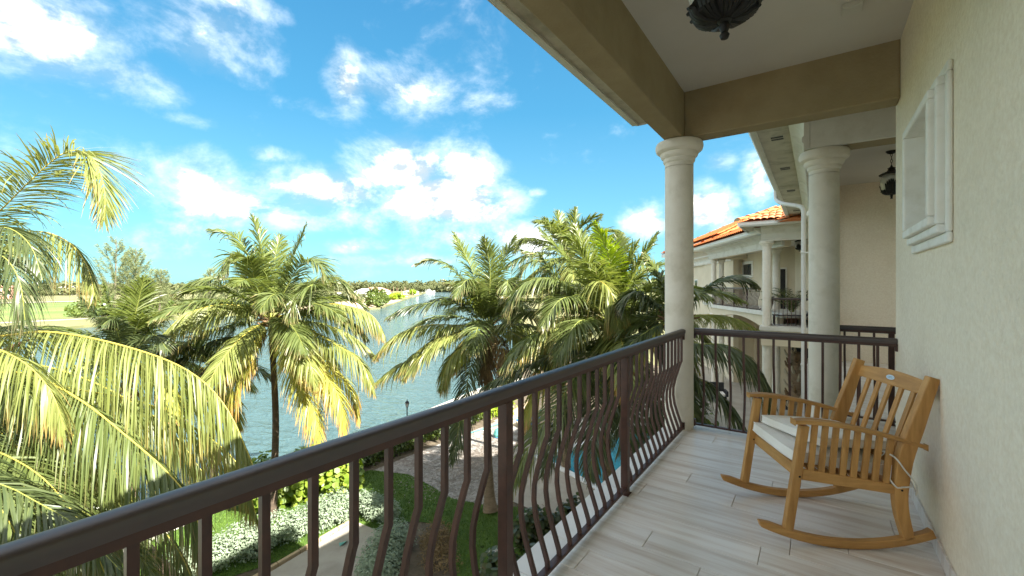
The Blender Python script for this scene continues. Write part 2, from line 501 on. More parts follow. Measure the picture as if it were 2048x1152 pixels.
class MB:
    def __init__(self):
        self.v, self.f = [], []

    def add(self, vs, fs):
        b = len(self.v)
        self.v += [tuple(x) for x in vs]
        self.f += [tuple(i + b for i in q) for q in fs]
        return self

    def box(self, x0, x1, y0, y1, z0, z1):
        vs = [(x, y, z) for z in (z0, z1) for y in (y0, y1) for x in (x0, x1)]
        return self.add(vs, [(0, 2, 3, 1), (4, 5, 7, 6), (0, 1, 5, 4), (2, 6, 7, 3), (0, 4, 6, 2), (1, 3, 7, 5)])

    def hexa(self, p):          # eight points, bottom ring then top ring
        return self.add(p, [(0, 3, 2, 1), (4, 5, 6, 7), (0, 1, 5, 4), (1, 2, 6, 5), (2, 3, 7, 6), (3, 0, 4, 7)])

    def prism(self, poly, fn, h0, h1):
        n = len(poly)
        vs = [fn(a, b, h0) for a, b in poly] + [fn(a, b, h1) for a, b in poly]
        fs = [tuple(range(n))[::-1], tuple(range(n, 2 * n))] + [(i, (i + 1) % n, (i + 1) % n + n, i + n) for i in range(n)]
        return self.add(vs, fs)

    def tube(self, pts, rad, n=8, caps=True, flat=None):
        pts = [Vector(p) for p in pts]
        k = len(pts)
        if not hasattr(rad, '__len__'):
            rad = [rad] * k
        vs, fs = [], []
        ref = None
        for i, p in enumerate(pts):
            t = (pts[min(i + 1, k - 1)] - pts[max(i - 1, 0)]).normalized()
            if ref is None:
                ref = Vector((0, 0, 1)) if abs(t.z) < .9 else Vector((1, 0, 0))
            s = (ref - t * ref.dot(t)).normalized()
            ref = s
            b = t.cross(s)
            for j in range(n):
                a = 2 * math.pi * (j + .5) / n
                vs.append(p + s * (math.cos(a) * rad[i]) + b * (math.sin(a) * rad[i] * (flat or 1)))
        for i in range(k - 1):
            for j in range(n):
                fs.append((i * n + j, i * n + (j + 1) % n, (i + 1) * n + (j + 1) % n, (i + 1) * n + j))
        if caps:
            fs.append(tuple(range(n))[::-1])
            fs.append(tuple((k - 1) * n + j for j in range(n)))
        return self.add(vs, fs)

    def lathe(self, prof, cx=0, cy=0, n=32):
        vs, fs = [], []
        k = len(prof)
        for r, z in prof:
            for j in range(n):
                a = 2 * math.pi * j / n
                vs.append((cx + r * math.cos(a), cy + r * math.sin(a), z))
        for i in range(k - 1):
            for j in range(n):
                fs.append((i * n + j, i * n + (j + 1) % n, (i + 1) * n + (j + 1) % n, (i + 1) * n + j))
        return self.add(vs, fs)

    def build(self, name, mat, parent=None, off=(0, 0, 0), smooth=None, kind=None):
        me = bpy.data.meshes.new(name)
        ox, oy, oz = off
        me.from_pydata([(x - ox, y - oy, z - oz) for x, y, z in self.v], [], self.f)
        me.materials.append(MAT[mat] if isinstance(mat, str) else mat)
        if smooth:
            me.shade_smooth()
            me.set_sharp_from_angle(angle=smooth)
        o = link(name, me, parent)
        if kind: o['kind'] = kind
        return o


def np_mesh(name, verts, k, mat, parent=None, attrs=None, kind=None, off=(0, 0, 0), idx=None):
    """faces of k verts each, consecutive unless idx is given"""
    verts = np.asarray(verts, dtype=np.float32).reshape(-1, 3) - np.asarray(off, dtype=np.float32)
    nv = len(verts)
    idx = np.arange(nv) if idx is None else np.asarray(idx)
    nl = len(idx); nf = nl // k
    me = bpy.data.meshes.new(name)
    me.vertices.add(nv); me.loops.add(nl); me.polygons.add(nf)
    me.vertices.foreach_set('co', verts.ravel())
    me.loops.foreach_set('vertex_index', idx.astype(np.int32))
    me.polygons.foreach_set('loop_start', np.arange(0, nl, k, dtype=np.int32))
    me.polygons.foreach_set('loop_total', np.full(nf, k, dtype=np.int32))
    for an, av in (attrs or {}).items():
        a = me.attributes.new(an, 'FLOAT', 'POINT')
        a.data.foreach_set('value', np.asarray(av, dtype=np.float32).ravel())
    me.update(calc_edges=True)
    if nl != nv: me.shade_smooth()
    me.materials.append(MAT[mat] if isinstance(mat, str) else mat)
    o = link(name, me, parent)
    if kind: o['kind'] = kind
    return o


def sheet(name, outer, z, mat, hole=None, kind='structure', thick=0, parent=None):
    loops = [[Vector((x, y, 0)) for x, y in outer]]
    if hole:
        loops.append([Vector((x, y, 0)) for x, y in hole])
    tris = tessellate_polygon(loops)
    flat = [p for lp in loops for p in lp]
    m = MB()
    vs = [(p.x, p.y, z) for p in flat]
    fs = []
    for t in tris:
        a, b, c = (flat[i] for i in t)
        fs.append(tuple(t) if (b - a).cross(c - a).z > 0 else tuple(t)[::-1])
    m.add(vs, fs)
    if thick:
        for lp in loops:
            n = len(lp)
            vs = [(p.x, p.y, z) for p in lp] + [(p.x, p.y, z - thick) for p in lp]
            m.add(vs, [(i, (i + 1) % n, (i + 1) % n + n, i + n) for i in range(n)])
    o = m.build(name, mat, parent)
    if kind: o['kind'] = kind
    return o


def nrm(a):
    return a / np.maximum(np.linalg.norm(a, axis=-1, keepdims=True), 1e-9)


LEAF_SHAPES = {
    'round': [(math.cos(a) * .5, math.sin(a) * .5 + .5) for a in [i * math.pi / 3 for i in range(6)]],
    'oval': [(0, 0), (.22, .3), (.22, .7), (0, 1), (-.22, .7), (-.22, .3)],
    'lance': [(0, 0), (.13, .4), (0, 1), (-.13, .4)],
    'needle': [(-.03, 0), (.03, 0), (.0, 1)],
    'clump': [(0, 0), (.5, .25), (.42, .8), (0, 1), (-.45, .75), (-.5, .3)],
}


def foliage(name, blobs, n, size, mat, shape='oval', parent=None, off=(0, 0, 0), shell=.55, upw=.5, jitter=.35, kind='stuff', drop=0.0):
    """n leaves spread through ellipsoids [(centre, radii)], denser towards their outside"""
    sh = np.array(LEAF_SHAPES[shape])
    vol = np.array([b[1][0] * b[1][1] * b[1][2] for b in blobs]) ** .67
    which = RNG.choice(len(blobs), n, p=vol / vol.sum())
    cen = np.array([b[0] for b in blobs], float)[which]
    rad = np.array([b[1] for b in blobs], float)[which]
    d = nrm(RNG.normal(size=(n, 3)))
    r = (shell + (1 - shell) * RNG.random((n, 1))) ** .6 * (1 + .12 * RNG.normal(size=(n, 1)))
    c = cen + d * rad * r
    nor = nrm(d * .7 + np.array([0, 0, upw]) + RNG.normal(size=(n, 3)) * jitter)
    t = RNG.normal(size=(n, 3)); t[:, 2] -= drop * 2
    t = nrm(t - nor * (t * nor).sum(1, keepdims=True))
    s = np.cross(nor, t)
    sz = size * (.65 + .7 * RNG.random((n, 1, 1)))
    v = c[:, None, :] + (s[:, None, :] * sh[None, :, 0:1] + t[:, None, :] * sh[None, :, 1:2]) * sz
    rn = np.repeat(RNG.random(n), len(sh)); tf = np.tile(sh[:, 1], n)
    return np_mesh(name, v, len(sh), mat, parent, {'rnd': rn, 'tipf': tf}, kind, off)


def catmull(pts, n):
    P = np.array(pts, float)
    P = np.vstack([2 * P[0] - P[1], P, 2 * P[-1] - P[-2]])
    seg = len(P) - 3
    out = []
    for q in np.linspace(0, seg - 1e-6, n):
        i = int(q); t = q - i
        a, b, c, d = P[i:i + 4]
        out.append(.5 * (2 * b + (c - a) * t + (2 * a - 5 * b + 4 * c - d) * t * t + (3 * b - a - 3 * c + d) * t ** 3))
    out = np.array(out)
    s = np.r_[0, np.cumsum(np.linalg.norm(np.diff(out, axis=0), axis=1))]
    q = np.linspace(0, s[-1], n)
    return np.stack([np.interp(q, s, out[:, k]) for k in range(3)], 1)


def frond(parent, off, pts, pairs=60, L=1.0, droop=.5, lift=15, mat='leaf_mid', rib='midrib', t0=.16, w=.036, rib_r=.022, ragged=.06, roll=0, hang=0.0, swp=0.0):
    """coconut frond: a tapered midrib and two rows of folded leaflets"""
    M_ = 40
    P = catmull(pts, M_)
    T = nrm(np.gradient(P, axis=0))
    Z = np.array([0, 0, 1.0])
    horiz = P[-1] - P[0]; horiz[2] = 0
    hd = nrm(horiz if np.linalg.norm(horiz) > .3 else np.array([1, .3, 0]))
    N0 = Z - T * (T @ Z)[:, None]
    alt = -hd[None, :] * np.sign(T[:, 2:3]) - T * ((-hd[None, :] * np.sign(T[:, 2:3])) * T).sum(1, keepdims=True)
    wgt = np.clip((np.abs(T[:, 2:3]) - .75) / .2, 0, 1)
    Nn = nrm(N0 * (1 - wgt) + alt * wgt)
    S = np.cross(T, Nn)
    if roll:
        c_, s_ = math.cos(R(roll)), math.sin(R(roll))
        S, Nn = S * c_ + Nn * s_, Nn * c_ - S * s_
    rad = np.linspace(1, .18, M_) ** .8 * rib_r
    rib_o = MB().tube(P, list(rad), 6, True, .7).build('frond', rib, parent, off, smooth=1.2)
    n = pairs * 2
    side = np.tile([1.0, -1.0], pairs)
    tt = np.repeat(np.linspace(t0, .995, pairs), 2) + RNG.normal(size=n) * .003
    tt = np.clip(tt, t0, .999)
    q = tt * (M_ - 1)
    i0 = np.clip(q.astype(int), 0, M_ - 2); fr = (q - i0)[:, None]
    ip = lambda A: A[i0] * (1 - fr) + A[i0 + 1] * fr
    p, t, s, nn = ip(P), nrm(ip(T)), nrm(ip(S)), nrm(ip(Nn))
    x = (tt - t0) / (1 - t0)
    prof = np.clip(.45 + 1.9 * x, 0, 1) * np.clip((1.03 - x) * 2.6, 0, 1) ** .75
    prof = np.maximum(prof, .22)
    LL = L * prof * (1 + RNG.normal(size=n) * ragged)
    ang = np.radians(62 - 42 * x ** 1.4 + RNG.normal(size=n) * 4)
    lf = np.radians(lift + RNG.normal(size=n) * 9)
    d0 = nrm(t * np.cos(ang)[:, None] + (s * side[:, None] * np.cos(lf)[:, None] + nn * np.sin(lf)[:, None]) * np.sin(ang)[:, None])
    if hang:
        d0 = nrm(d0 * (1 - hang) + np.array([0, 0, -1.0]) * hang)
    brk = (RNG.random(n) < .12) * RNG.random(n) * .8
    secs = np.array([0, .22, .5, .78, 1.0])
    wid = np.array([.55, 1.0, .92, .6, .06]) * w
    dr = (droop * (.75 + .5 * RNG.random(n)) + brk)[:, None, None]
    g = secs[None, :, None]
    down = np.array([0, 0, -1.0])[None, None, :]
    pos = p[:, None, :] + LL[:, None, None] * (d0[:, None, :] * (g - .30 * dr * g ** 2) + down * dr * .75 * g ** 1.9)
    pos += RNG.normal(size=(n, 1, 3)) * (g ** 2) * .03 * L
    dl = nrm(np.gradient(pos, axis=1))
    W = t[:, None, :] - dl * (t[:, None, :] * dl).sum(2, keepdims=True)
    W = nrm(W)
    B = np.cross(dl, W)
    tw = (RNG.normal(size=n) * .45)[:, None, None] + g * (RNG.normal(size=n) * .4)[:, None, None]
    W = W * np.cos(tw) + B * np.sin(tw)
    a = pos + W * wid[None, :, None] * .5
    b = pos - W * wid[None, :, None] * .5
    V = np.stack([a, b], 2).reshape(n, 10, 3)                                  # five sections, two verts each
    base_q = np.array([[0, 1, 3, 2], [2, 3, 5, 4], [4, 5, 7, 6], [6, 7, 9, 8]])
    idx = (np.arange(n)[:, None, None] * 10 + base_q[None]).reshape(-1)
    rn = np.repeat(np.clip(RNG.normal(size=n) * .22 + .5, 0, 1), 10)
    tf = np.tile(np.repeat(secs, 2), n) * .8 + np.repeat(x, 10) * .25
    np_mesh('leaflets', V, 4, mat, rib_o, {'rnd': rn, 'tipf': tf}, 'stuff', off, idx)
    return rib_o


def auto_frond(crown, azim, elev, length, bend):
    p = np.array(crown, float); pts = [p.copy()]
    st = length / 6
    for k in range(6):
        e = elev - bend * ((k + .5) / 6) ** 1.2
        p = p + st * np.array([math.cos(R(e)) * math.cos(azim), math.cos(R(e)) * math.sin(azim), math.sin(R(e))])
        pts.append(p.copy())
    return pts


def palm(label, base, crown, fronds, n_auto=8, L_auto=3.6, trunk_r=.14, trunk_mat='trunk', bow=(0, 0), azs=None, leaf=.95, seed=1,
         skirt=4, dens=1.0, avoid=None, nuts=0, group='coconut palms in the garden below', elevs=(80, -40), wmul=1.08, ds=1.0, pmul=1.9):
    random.seed(seed)
    base, crown = np.array(base, float), np.array(crown, float)
    root = thing('coconut_palm', label, 'palm tree', base, 0, group)
    mid = (base + crown) / 2 + np.array([bow[0], bow[1], 0])
    P = catmull([base, base * .75 + mid * .25 + (mid - (base + crown) / 2) * .3, mid, crown * .75 + mid * .25, crown], 34)
    q = np.linspace(0, 1, 34)
    rad = trunk_r * (1.0 - .32 * q + .75 * np.exp(-q * 14)) * (1 + .035 * (np.arange(34) % 2))
    MB().tube(P, list(rad), 14).build('trunk', trunk_mat, root, base, smooth=1.0)
    # fibre sheath and old leaf bases under the crown
    m = MB()
    for k in range(16):
        a = k * 2.4; e = random.uniform(-.1, .9)
        o = np.array([math.cos(a) * trunk_r * .6, math.sin(a) * trunk_r * .6, -.25 + .02 * k])
        dirv = np.array([math.cos(a) * math.cos(e), math.sin(a) * math.cos(e), math.sin(e)])
        m.tube([crown + o, crown + o + dirv * .25, crown + o + dirv * random.uniform(.4, .65) + np.array([0, 0, -.06])], [.06, .045, .012], 6)
    m.build('leaf_sheath', 'fibre', root, base, smooth=1.2, kind='stuff')
    for f in fronds:
        kw = dict(f[1])
        pts = [crown + np.array([0, 0, .05])] + [at(q_[0], q_[1], q_[2] * ds) for q_ in f[0]]
        kw.setdefault('L', leaf)
        kw['L'] *= ds ** .7
        kw['pairs'] = int(kw.get('pairs', 62) * dens * pmul); kw['w'] = kw.get('w', .036) * wmul
        frond(root, base, pts, **kw)
    for k in range(n_auto):
        a = (azs[k] if azs is not None else k * 2.39996 + random.uniform(-.25, .25))
        fr = (k + .5) / max(n_auto, 1)
        e = elevs[0] + (elevs[1] - elevs[0]) * fr + random.uniform(-8, 8)
        ln = L_auto * random.uniform(.88, 1.1) * (1 if fr > .15 else .8)
        mt = 'leaf_young' if fr < .3 else ('leaf_mid' if fr < .65 else ('leaf_old' if fr < .85 else 'leaf_yellow'))
        frond(root, base, auto_frond(crown, a, e, ln, 70 if e > 20 else 55), pairs=int(84 * dens), L=leaf, w=.048, droop=.3 + .5 * fr,
              lift=25 - 25 * fr, mat=mt, rib='midrib' if fr > .5 else 'midrib_green')
    for k in range(skirt):
        a = random.uniform(0, 6.28)
        frond(root, base, auto_frond(crown - np.array([0, 0, .15]), a, -55, L_auto * .55, 28), pairs=int(30 * dens), L=leaf * .6, droop=.8, lift=-10,
              mat='leaf_dry', rib='fibre', ragged=.2)
    for k in range(nuts):
        a = k * 2.2
        c_ = crown + np.array([math.cos(a) * .22, math.sin(a) * .22, -.25 - .07 * (k % 3)])
        m = MB(); m.lathe([(.005, .13), (.06, .11), (.095, .03), (.09, -.05), (.05, -.11), (.005, -.13)], 0, 0, 10)
        m.v = [(x + c_[0], y + c_[1], z + c_[2]) for x, y, z in m.v]
        m.build('coconut', 'coconut', root, base, smooth=1.5)
    return root

# ================================================================== THE SETTING
GZ = -6.8            # garden level; the balcony floor is z = 0
WZ = -8.0            # canal level
FZ = -7.4            # low ground across the water
water = sheet('canal_water', [(-9000, -9000), (9000, -9000), (9000, 9000), (-9000, 9000)], WZ, 'water')
pool_c = np.array([-10.85, 17.9])
pe1 = np.array([math.cos(R(-20)), math.sin(R(-20))]); pe2 = np.array([-pe1[1], pe1[0]])


def pool_xy(a, b):
    return tuple(pool_c + pe1 * a + pe2 * b)


pool_out = [pool_xy(0, 0), pool_xy(7, 0), pool_xy(7, 11), pool_xy(0, 11)]
shore = [(-17.6, -80), (-18.6, 0), (-20.0, 8), (-20.6, 14), (-21.4, 21), (-23, 32), (-32, 52), (-60, 88), (-115, 145), (-182, 214), (-400, 442), (-1100, 1150)]
ground = sheet('ground', shore + [(-1100, 6000), (6000, 6000), (6000, -80)], GZ, 'soil', hole=pool_out, thick=1.6)
far_land = sheet('far_land', [(-124, -300), (-124, 10), (-136, 24), (-150, 50), (-153, 80), (-147, 114), (-214, 183), (-432, 411), (-1300, 1250), (-3000, 3200),
                              (-8000, 8000), (-8000, -4000), (-2000, -4000)], FZ, 'scrub', thick=1.0)
fairway = sheet('fairway', [(-166, -40), (-170, 10), (-178, 40), (-172, 84), (-200, 120), (-300, 130), (-330, 60), (-330, -120), (-200, -160)], FZ + .02, 'field')
path_m = sheet('cart_path', [(-151, -60), (-161, 33), (-164, 34), (-155, -60)], FZ + .03, 'dock')
path2 = sheet('far_path', [(-332, -120), (-332, 62), (-340, 62), (-340, -120)], FZ + .4, 'dock')
bank = sheet('dry_grass_bank', [(-149, 84), (-148.5, 113), (-212, 181), (-240, 190), (-230, 130), (-172, 88)], FZ + .02, 'sand')
# canal-side walk with a lip on the sea wall
dock = sheet('canal_walk', [(-18.55, 0), (-19.95, 8), (-20.55, 14), (-21.35, 21), (-22.95, 32), (-21.1, 32), (-19.4, 21), (-18.7, 14), (-18.1, 8), (-16.9, 0), (-16.4, -30), (-18.2, -30)], GZ + .05, 'dock')
lawn = sheet('lawn', [(-17.4, -6), (-17.9, 6.6), (-17.6, 8.6), (-16.4, 12.2), (-14.6, 12.9), (-13.2, 12.7), (-11.6, 12.4), (-10.4, 12.7), (-9.0, 13.4), (-7.9, 13.2),
                      (-6.6, 11.5), (-6.6, 8.6), (-8.4, 9.0), (-9.4, 10.3), (-10.6, 10.9), (-11.6, 10.4), (-12.2, 9.6), (-13.6, 5.5), (-14.5, -6)], GZ + .02, 'lawn')
gravel = sheet('gravel_bed', [(-16.3, 12.2), (-16.0, 21), (-14.2, 21), (-11.4, 15.9), (-10.2, 14.0), (-9.6, 13.2), (-10.4, 12.7), (-11.6, 12.4), (-13.2, 12.7), (-14.6, 12.9)], GZ + .012, 'gravel')
sandy = sheet('sandy_ground', [(-16.2, 21), (-17.5, 30), (-18, 45), (-4, 45), (-9.5, 29.5), (-13.7, 21)], GZ + .010, 'sand')
deck = sheet('pool_deck', [(-10.0, 13.6), (-11.4, 15.9), (-14.0, 21.0), (-9.0, 30), (-2.0, 27), (-2.0, 13.4), (-7.6, 13.4), (-9.0, 13.5)], GZ + .03, 'concrete',
             hole=[pool_xy(-.32, -.32), pool_xy(7.3, -.32), pool_xy(7.3, 11.3), pool_xy(-.32, 11.3)])
for nm, rect in (('pool_coping', [(-.32, -.32), (7.3, -.32), (7.3, .02), (-.32, .02)]), ('pool_coping', [(-.32, .02), (.02, .02), (.02, 11.3), (-.32, 11.3)])):
    a0, b0 = rect[0]; a1, b1 = rect[2]
    k = max(2, int(max(a1 - a0, b1 - b0) / .75))
    cop = thing(nm, 'pale stone coping along the near edge of the swimming pool' if b1 < .1 else 'pale stone coping along the canal side of the swimming pool', 'pool coping', (*pool_xy(a0, b0), GZ))
    for j in range(k):
        if b1 < .1:
            q = [(a0 + (a1 - a0) * j / k + .006, b0), (a0 + (a1 - a0) * (j + 1) / k - .006, b0), (a0 + (a1 - a0) * (j + 1) / k - .006, b1), (a0 + (a1 - a0) * j / k + .006, b1)]
        else:
            q = [(a0, b0 + (b1 - b0) * j / k + .006), (a1, b0 + (b1 - b0) * j / k + .006), (a1, b0 + (b1 - b0) * (j + 1) / k - .006), (a0, b0 + (b1 - b0) * (j + 1) / k - .006)]
        P_ = [pool_xy(*p) for p in q]
        bevel(MB().hexa([(*p, GZ - .12) for p in P_] + [(*p, GZ + .07) for p in P_]).build('coping_stone', 'edge_tile', cop, (*pool_xy(a0, b0), GZ)), .015)
pm = MB()
for (p, q) in ((0, 1), (1, 2), (2, 3), (3, 0)):
    a, b = pool_out[p], pool_out[q]
    pm.add([(*a, GZ), (*b, GZ), (*b, GZ - 1.6), (*a, GZ - 1.6)], [(0, 1, 2, 3)])
pm.add([(*p, GZ - 1.5) for p in pool_out], [(0, 1, 2, 3)])
pm.build('pool_basin', M('pool_tiles', (.10, .30, .32), (.07, .24, .27), 3, rough=.4), kind='structure')
sheet('pool_water', pool_out, GZ - .10, 'pool_water')

# grass blades over the lawn
def in_poly(x, y, poly):
    c = np.zeros(len(x), bool); j = len(poly) - 1
    for i in range(len(poly)):
        xi, yi = poly[i]; xj, yj = poly[j]
        c ^= ((yi > y) != (yj > y)) & (x < (xj - xi) * (y - yi) / (yj - yi + 1e-9) + xi)
        j = i
    return c


lawn_poly = [(-17.4, 0), (-17.9, 6.6), (-17.6, 8.6), (-16.4, 12.2), (-14.6, 12.9), (-13.2, 12.7), (-11.6, 12.4), (-10.4, 12.7), (-9.0, 13.4), (-7.9, 13.2),
             (-6.6, 11.5), (-6.6, 8.6), (-8.4, 9.0), (-9.4, 10.3), (-10.6, 10.9), (-11.6, 10.4), (-12.2, 9.6), (-13.6, 5.5), (-14.2, 0)]
gx, gy = RNG.uniform(-18.2, -6.4, 90000), RNG.uniform(1, 13.6, 90000)
ok_ = in_poly(gx, gy, lawn_poly)
gx, gy = gx[ok_], gy[ok_]
n = len(gx)
a = RNG.random(n) * 6.283; w_ = .006 + .006 * RNG.random(n); h_ = .035 + .05 * RNG.random(n)
ln = RNG.normal(size=(n, 2)) * .025
b0 = np.stack([gx, gy, np.full(n, GZ + .02)], 1)
dv = np.stack([np.cos(a) * w_, np.sin(a) * w_, np.zeros(n)], 1)
tipv = b0 + np.concatenate([ln, h_[:, None]], 1)
tag(np_mesh('grass', np.stack([b0 - dv, b0 + dv, tipv], 1), 3, 'blade', kind='stuff'), 'short green lawn grass curving between the bushes below the balcony', 'grass')

# ================================================================== OUR APARTMENT BLOCK
A0 = (.6, 2.0, GZ)
A = thing('apartment_building', 'beige stucco apartment block holding the shaded balcony in the foreground', 'building', A0)


def pa(m, name, mat, bev=0, smooth=None, kind=None, parent=None, off=A0):
    o = m.build(name, mat, parent or A, off, smooth, kind)
    return bevel(o, bev) if bev else o


WX = .56
OY0, OY1, OZ0, OZ1 = 3.18, 3.89, 1.87, 2.49
m = MB()
m.box(WX, .86, -7, OY0, -.02, 3.55); m.box(WX, .86, OY1, 4.95, -.02, 3.55)
m.box(WX, .86, OY0, OY1, -.02, OZ0); m.box(WX, .86, OY0, OY1, OZ1, 3.55)
pa(m, 'wall', 'stucco')
pa(MB().box(.86, 11, -9, 4.95, GZ - .4, 4.0), 'rear_wall', 'stucco_far')
pa(MB().box(-1.0, .86, -9, 4.8, GZ - .4, -.32), 'lower_wall', 'stucco')
pa(MB().box(-1.12, WX, -7, 4.69, 3.51, 3.6), 'ceiling', 'ceiling')
pa(MB().box(-1.31, -1.12, -7, 4.9, 3.03, 3.88), 'front_beam', 'stucco_beam', .012)
pa(MB().box(-1.12, WX, 4.69, 4.9, 3.033, 3.88), 'end_beam', 'stucco_beam', .012)
pa(MB().box(-2.16, -1.31, -9, 6.3, 3.90, 3.96).box(-1.31, .86, 4.9, 6.3, 3.90, 3.96), 'eave_soffit', 'soffit')
pa(MB().box(-2.19, -2.16, -9, 6.33, 3.88, 4.02).box(-2.16, -.9, 6.30, 6.33, 3.88, 4.02), 'fascia', 'white')
g = MB()
g.prism([(-2.19, 3.90), (-2.26, 3.90), (-2.29, 3.94), (-2.29, 3.98), (-2.31, 4.01), (-2.29, 4.03), (-2.19, 4.03)], lambda x, z, h: (x, h, z), -9, 6.35)
pa(g, 'gutter', 'gutter')


def hip(m, x0, x1, y0, y1, z, sl, t=.06):
    hx = min(x1 - x0, y1 - y0) / 2
    h = hx * math.tan(R(sl))
    if (x1 - x0) > (y1 - y0):
        r = [(x0 + hx, (y0 + y1) / 2, z + h), (x1 - hx, (y0 + y1) / 2, z + h)]
        fs = [(0, 1, 5, 4), (1, 2, 5), (2, 3, 4, 5), (3, 0, 4)]
    else:
        r = [((x0 + x1) / 2, y0 + hx, z + h), ((x0 + x1) / 2, y1 - hx, z + h)]
        fs = [(0, 1, 4), (1, 2, 5, 4), (2, 3, 5), (3, 0, 4, 5)]
    return m.add([(x0, y0, z), (x1, y0, z), (x1, y1, z), (x0, y1, z)] + r, fs + [(3, 2, 1, 0)])


def tile_geo(pitch, length, seg=6):
    m = MB(); r = pitch * .56; vs = []; fs = []
    for t_, lift_ in ((0, .035), (length, 0)):
        for rr in (r, r - .018):
            for j in range(seg + 1):
                a_ = math.pi * (.08 + .84 * j / seg)
                vs.append((math.cos(a_) * rr, t_, math.sin(a_) * rr * .62 + lift_))
    k = seg + 1
    for j in range(seg):
        fs.append((j, j + 1, 2 * k + j + 1, 2 * k + j)); fs.append((k + j, 3 * k + j, 3 * k + j + 1, k + j + 1)); fs.append((j, k + j, k + j + 1, j + 1))
    return vs, fs


def roof_tiles(parent, o, ax, upv, width, rows, cs, hipL, hipR, pitch, course, mat, individual=False, off=(0, 0, 0), limit=1e9, name='roof_tile'):
    o, ax, upv = Vector(o), Vector(ax).normalized(), Vector(upv).normalized()
    nn = ax.cross(upv).normalized()
    vs, fs = tile_geo(pitch, course * 1.1, 6 if individual else 4)
    big = MB(); me = None; out = []
    for r_ in range(rows):
        s = r_ * course
        lo = (s * cs + pitch * .3) if hipL else 0
        hi = width - (s * cs + pitch * .3 if hipR else 0)
        x = math.ceil(lo / pitch) * pitch
        while x < hi:
            base = o + ax * x + upv * (s - .03)
            if individual and len(out) < limit:
                if me is None:
                    me = bpy.data.meshes.new(name)
                    me.from_pydata(vs, [], fs); me.materials.append(MAT[mat]); me.shade_smooth(); me.set_sharp_from_angle(angle=.9)
                ob = link(name, me, parent)
                mt = Matrix((ax, upv, nn)).transposed().to_4x4()
                mt = Matrix.Translation(base - Vector(off)) @ mt @ Matrix.Rotation(random.uniform(-.02, .02), 4, 'Z')
                ob.matrix_local = mt
                out.append(ob)
            elif not individual:
                big.add([tuple(base + ax * v[0] + upv * v[1] + nn * v[2]) for v in vs], fs)
            x += pitch
    if not individual:
        big.build(name, mat, parent, off, smooth=.9, kind='stuff')


SL = 22
SLv = (math.cos(R(SL)), math.sin(R(SL)))
pa(hip(MB(), -2.27, 11, -9, 6.35, 4.04, SL), 'roof', 'tile_orange')
roof_tiles(A, (-2.31, 6.33, 4.05), (0, -1, 0), (SLv[0], 0, SLv[1]), 9, 2, SLv[0], True, False, .22, .38, 'tile_orange', off=A0)

# wall niche with a stepped surround
nich = MB()
steps = [(0.0, .055, .024), (.055, .10, .055), (.10, .15, .082)]
fy0, fy1, fz0, fz1 = OY0 - .15, OY1 + .15, OZ0 - .15, OZ1 + .15
wf = None
for a_, b_, pr in steps:
    for (y0, y1, z0, z1) in ((fy0 + a_, fy1 - a_, fz0 + a_, fz0 + b_), (fy0 + a_, fy1 - a_, fz1 - b_, fz1 - a_),
                             (fy0 + a_, fy0 + b_, fz0 + b_, fz1 - b_), (fy1 - b_, fy1 - a_, fz0 + b_, fz1 - b_)):
        nich.box(WX - pr, WX - .0005, y0, y1, z0, z1)
wf = pa(nich, 'niche_surround', 'trim')
wf.modifiers.new('b', 'BEVEL').width = .011
wf.modifiers['b'].segments = 3
jm = MB()
q_ = .004
jm.box(WX - .02, WX + .234, OY1 - q_, OY1 + .02, OZ0 + q_, OZ1 - q_).box(WX - .02, WX + .234, OY0 - .02, OY0 + q_, OZ0 + q_, OZ1 - q_)
jm.box(WX - .02, WX + .234, OY0 - .02, OY1 + .02, OZ1 - q_, OZ1 + .02).box(WX - .02, WX + .234, OY0 - .02, OY1 + .02, OZ0 - .02, OZ0 + q_)
pa(jm, 'niche_reveal', 'trim', parent=wf)
pa(MB().box(WX + .235, WX + .25, OY0, OY1, OZ0, OZ1), 'niche_back', 'trim', parent=wf)

# floor, with its planks, edge tiles and skirting
floor = MB().box(-1.335, WX, -7, 5.0, -.32, -.012).build('balcony_floor', 'grout', kind='structure')


def block(name, x0, x1, y0, y1, z0, z1, mat, parent, cache={}, off=(0, 0, 0), bw=.002):
    key = (name, round(x1 - x0, 4), round(y1 - y0, 4), round(z1 - z0, 4), mat)
    cx, cy, cz = (x0 + x1) / 2, (y0 + y1) / 2, (z0 + z1) / 2
    if key not in cache:
        m = MB().box(x0 - cx, x1 - cx, y0 - cy, y1 - cy, z0 - cz, z1 - cz)
        o = m.build(name, mat, parent)
        if bw: bevel(o, bw, 1)
        cache[key] = o
    else:
        o = cache[key].copy(); C.objects.link(o); o.parent = parent
    o.location = (cx - off[0], cy - off[1], cz - off[2])
    return o


def planks(parent, x0, x1, y0, y1, seed, wdt=.2, ln=1.2, z1=0.0):
    rr = random.Random(seed)
    y = y1
    k = 0
    while y > y0 + .01:
        ya = max(y - wdt, y0)
        x = x0 - [.28, .83, .5, 1.05, .12][k % 5] * ln / 1.2 - rr.uniform(0, .05)
        while x < x1:
            a_, b_ = max(x, x0), min(x + ln, x1)
            if b_ - a_ > .05:
                block('floor_plank', a_ + .0015, b_ - .0015, ya + .0015, y - .0015, -.012, z1 + rr.choice([-.0006, 0, .0005]), 'plank', parent)
            x += ln
        y = ya
        k += 1


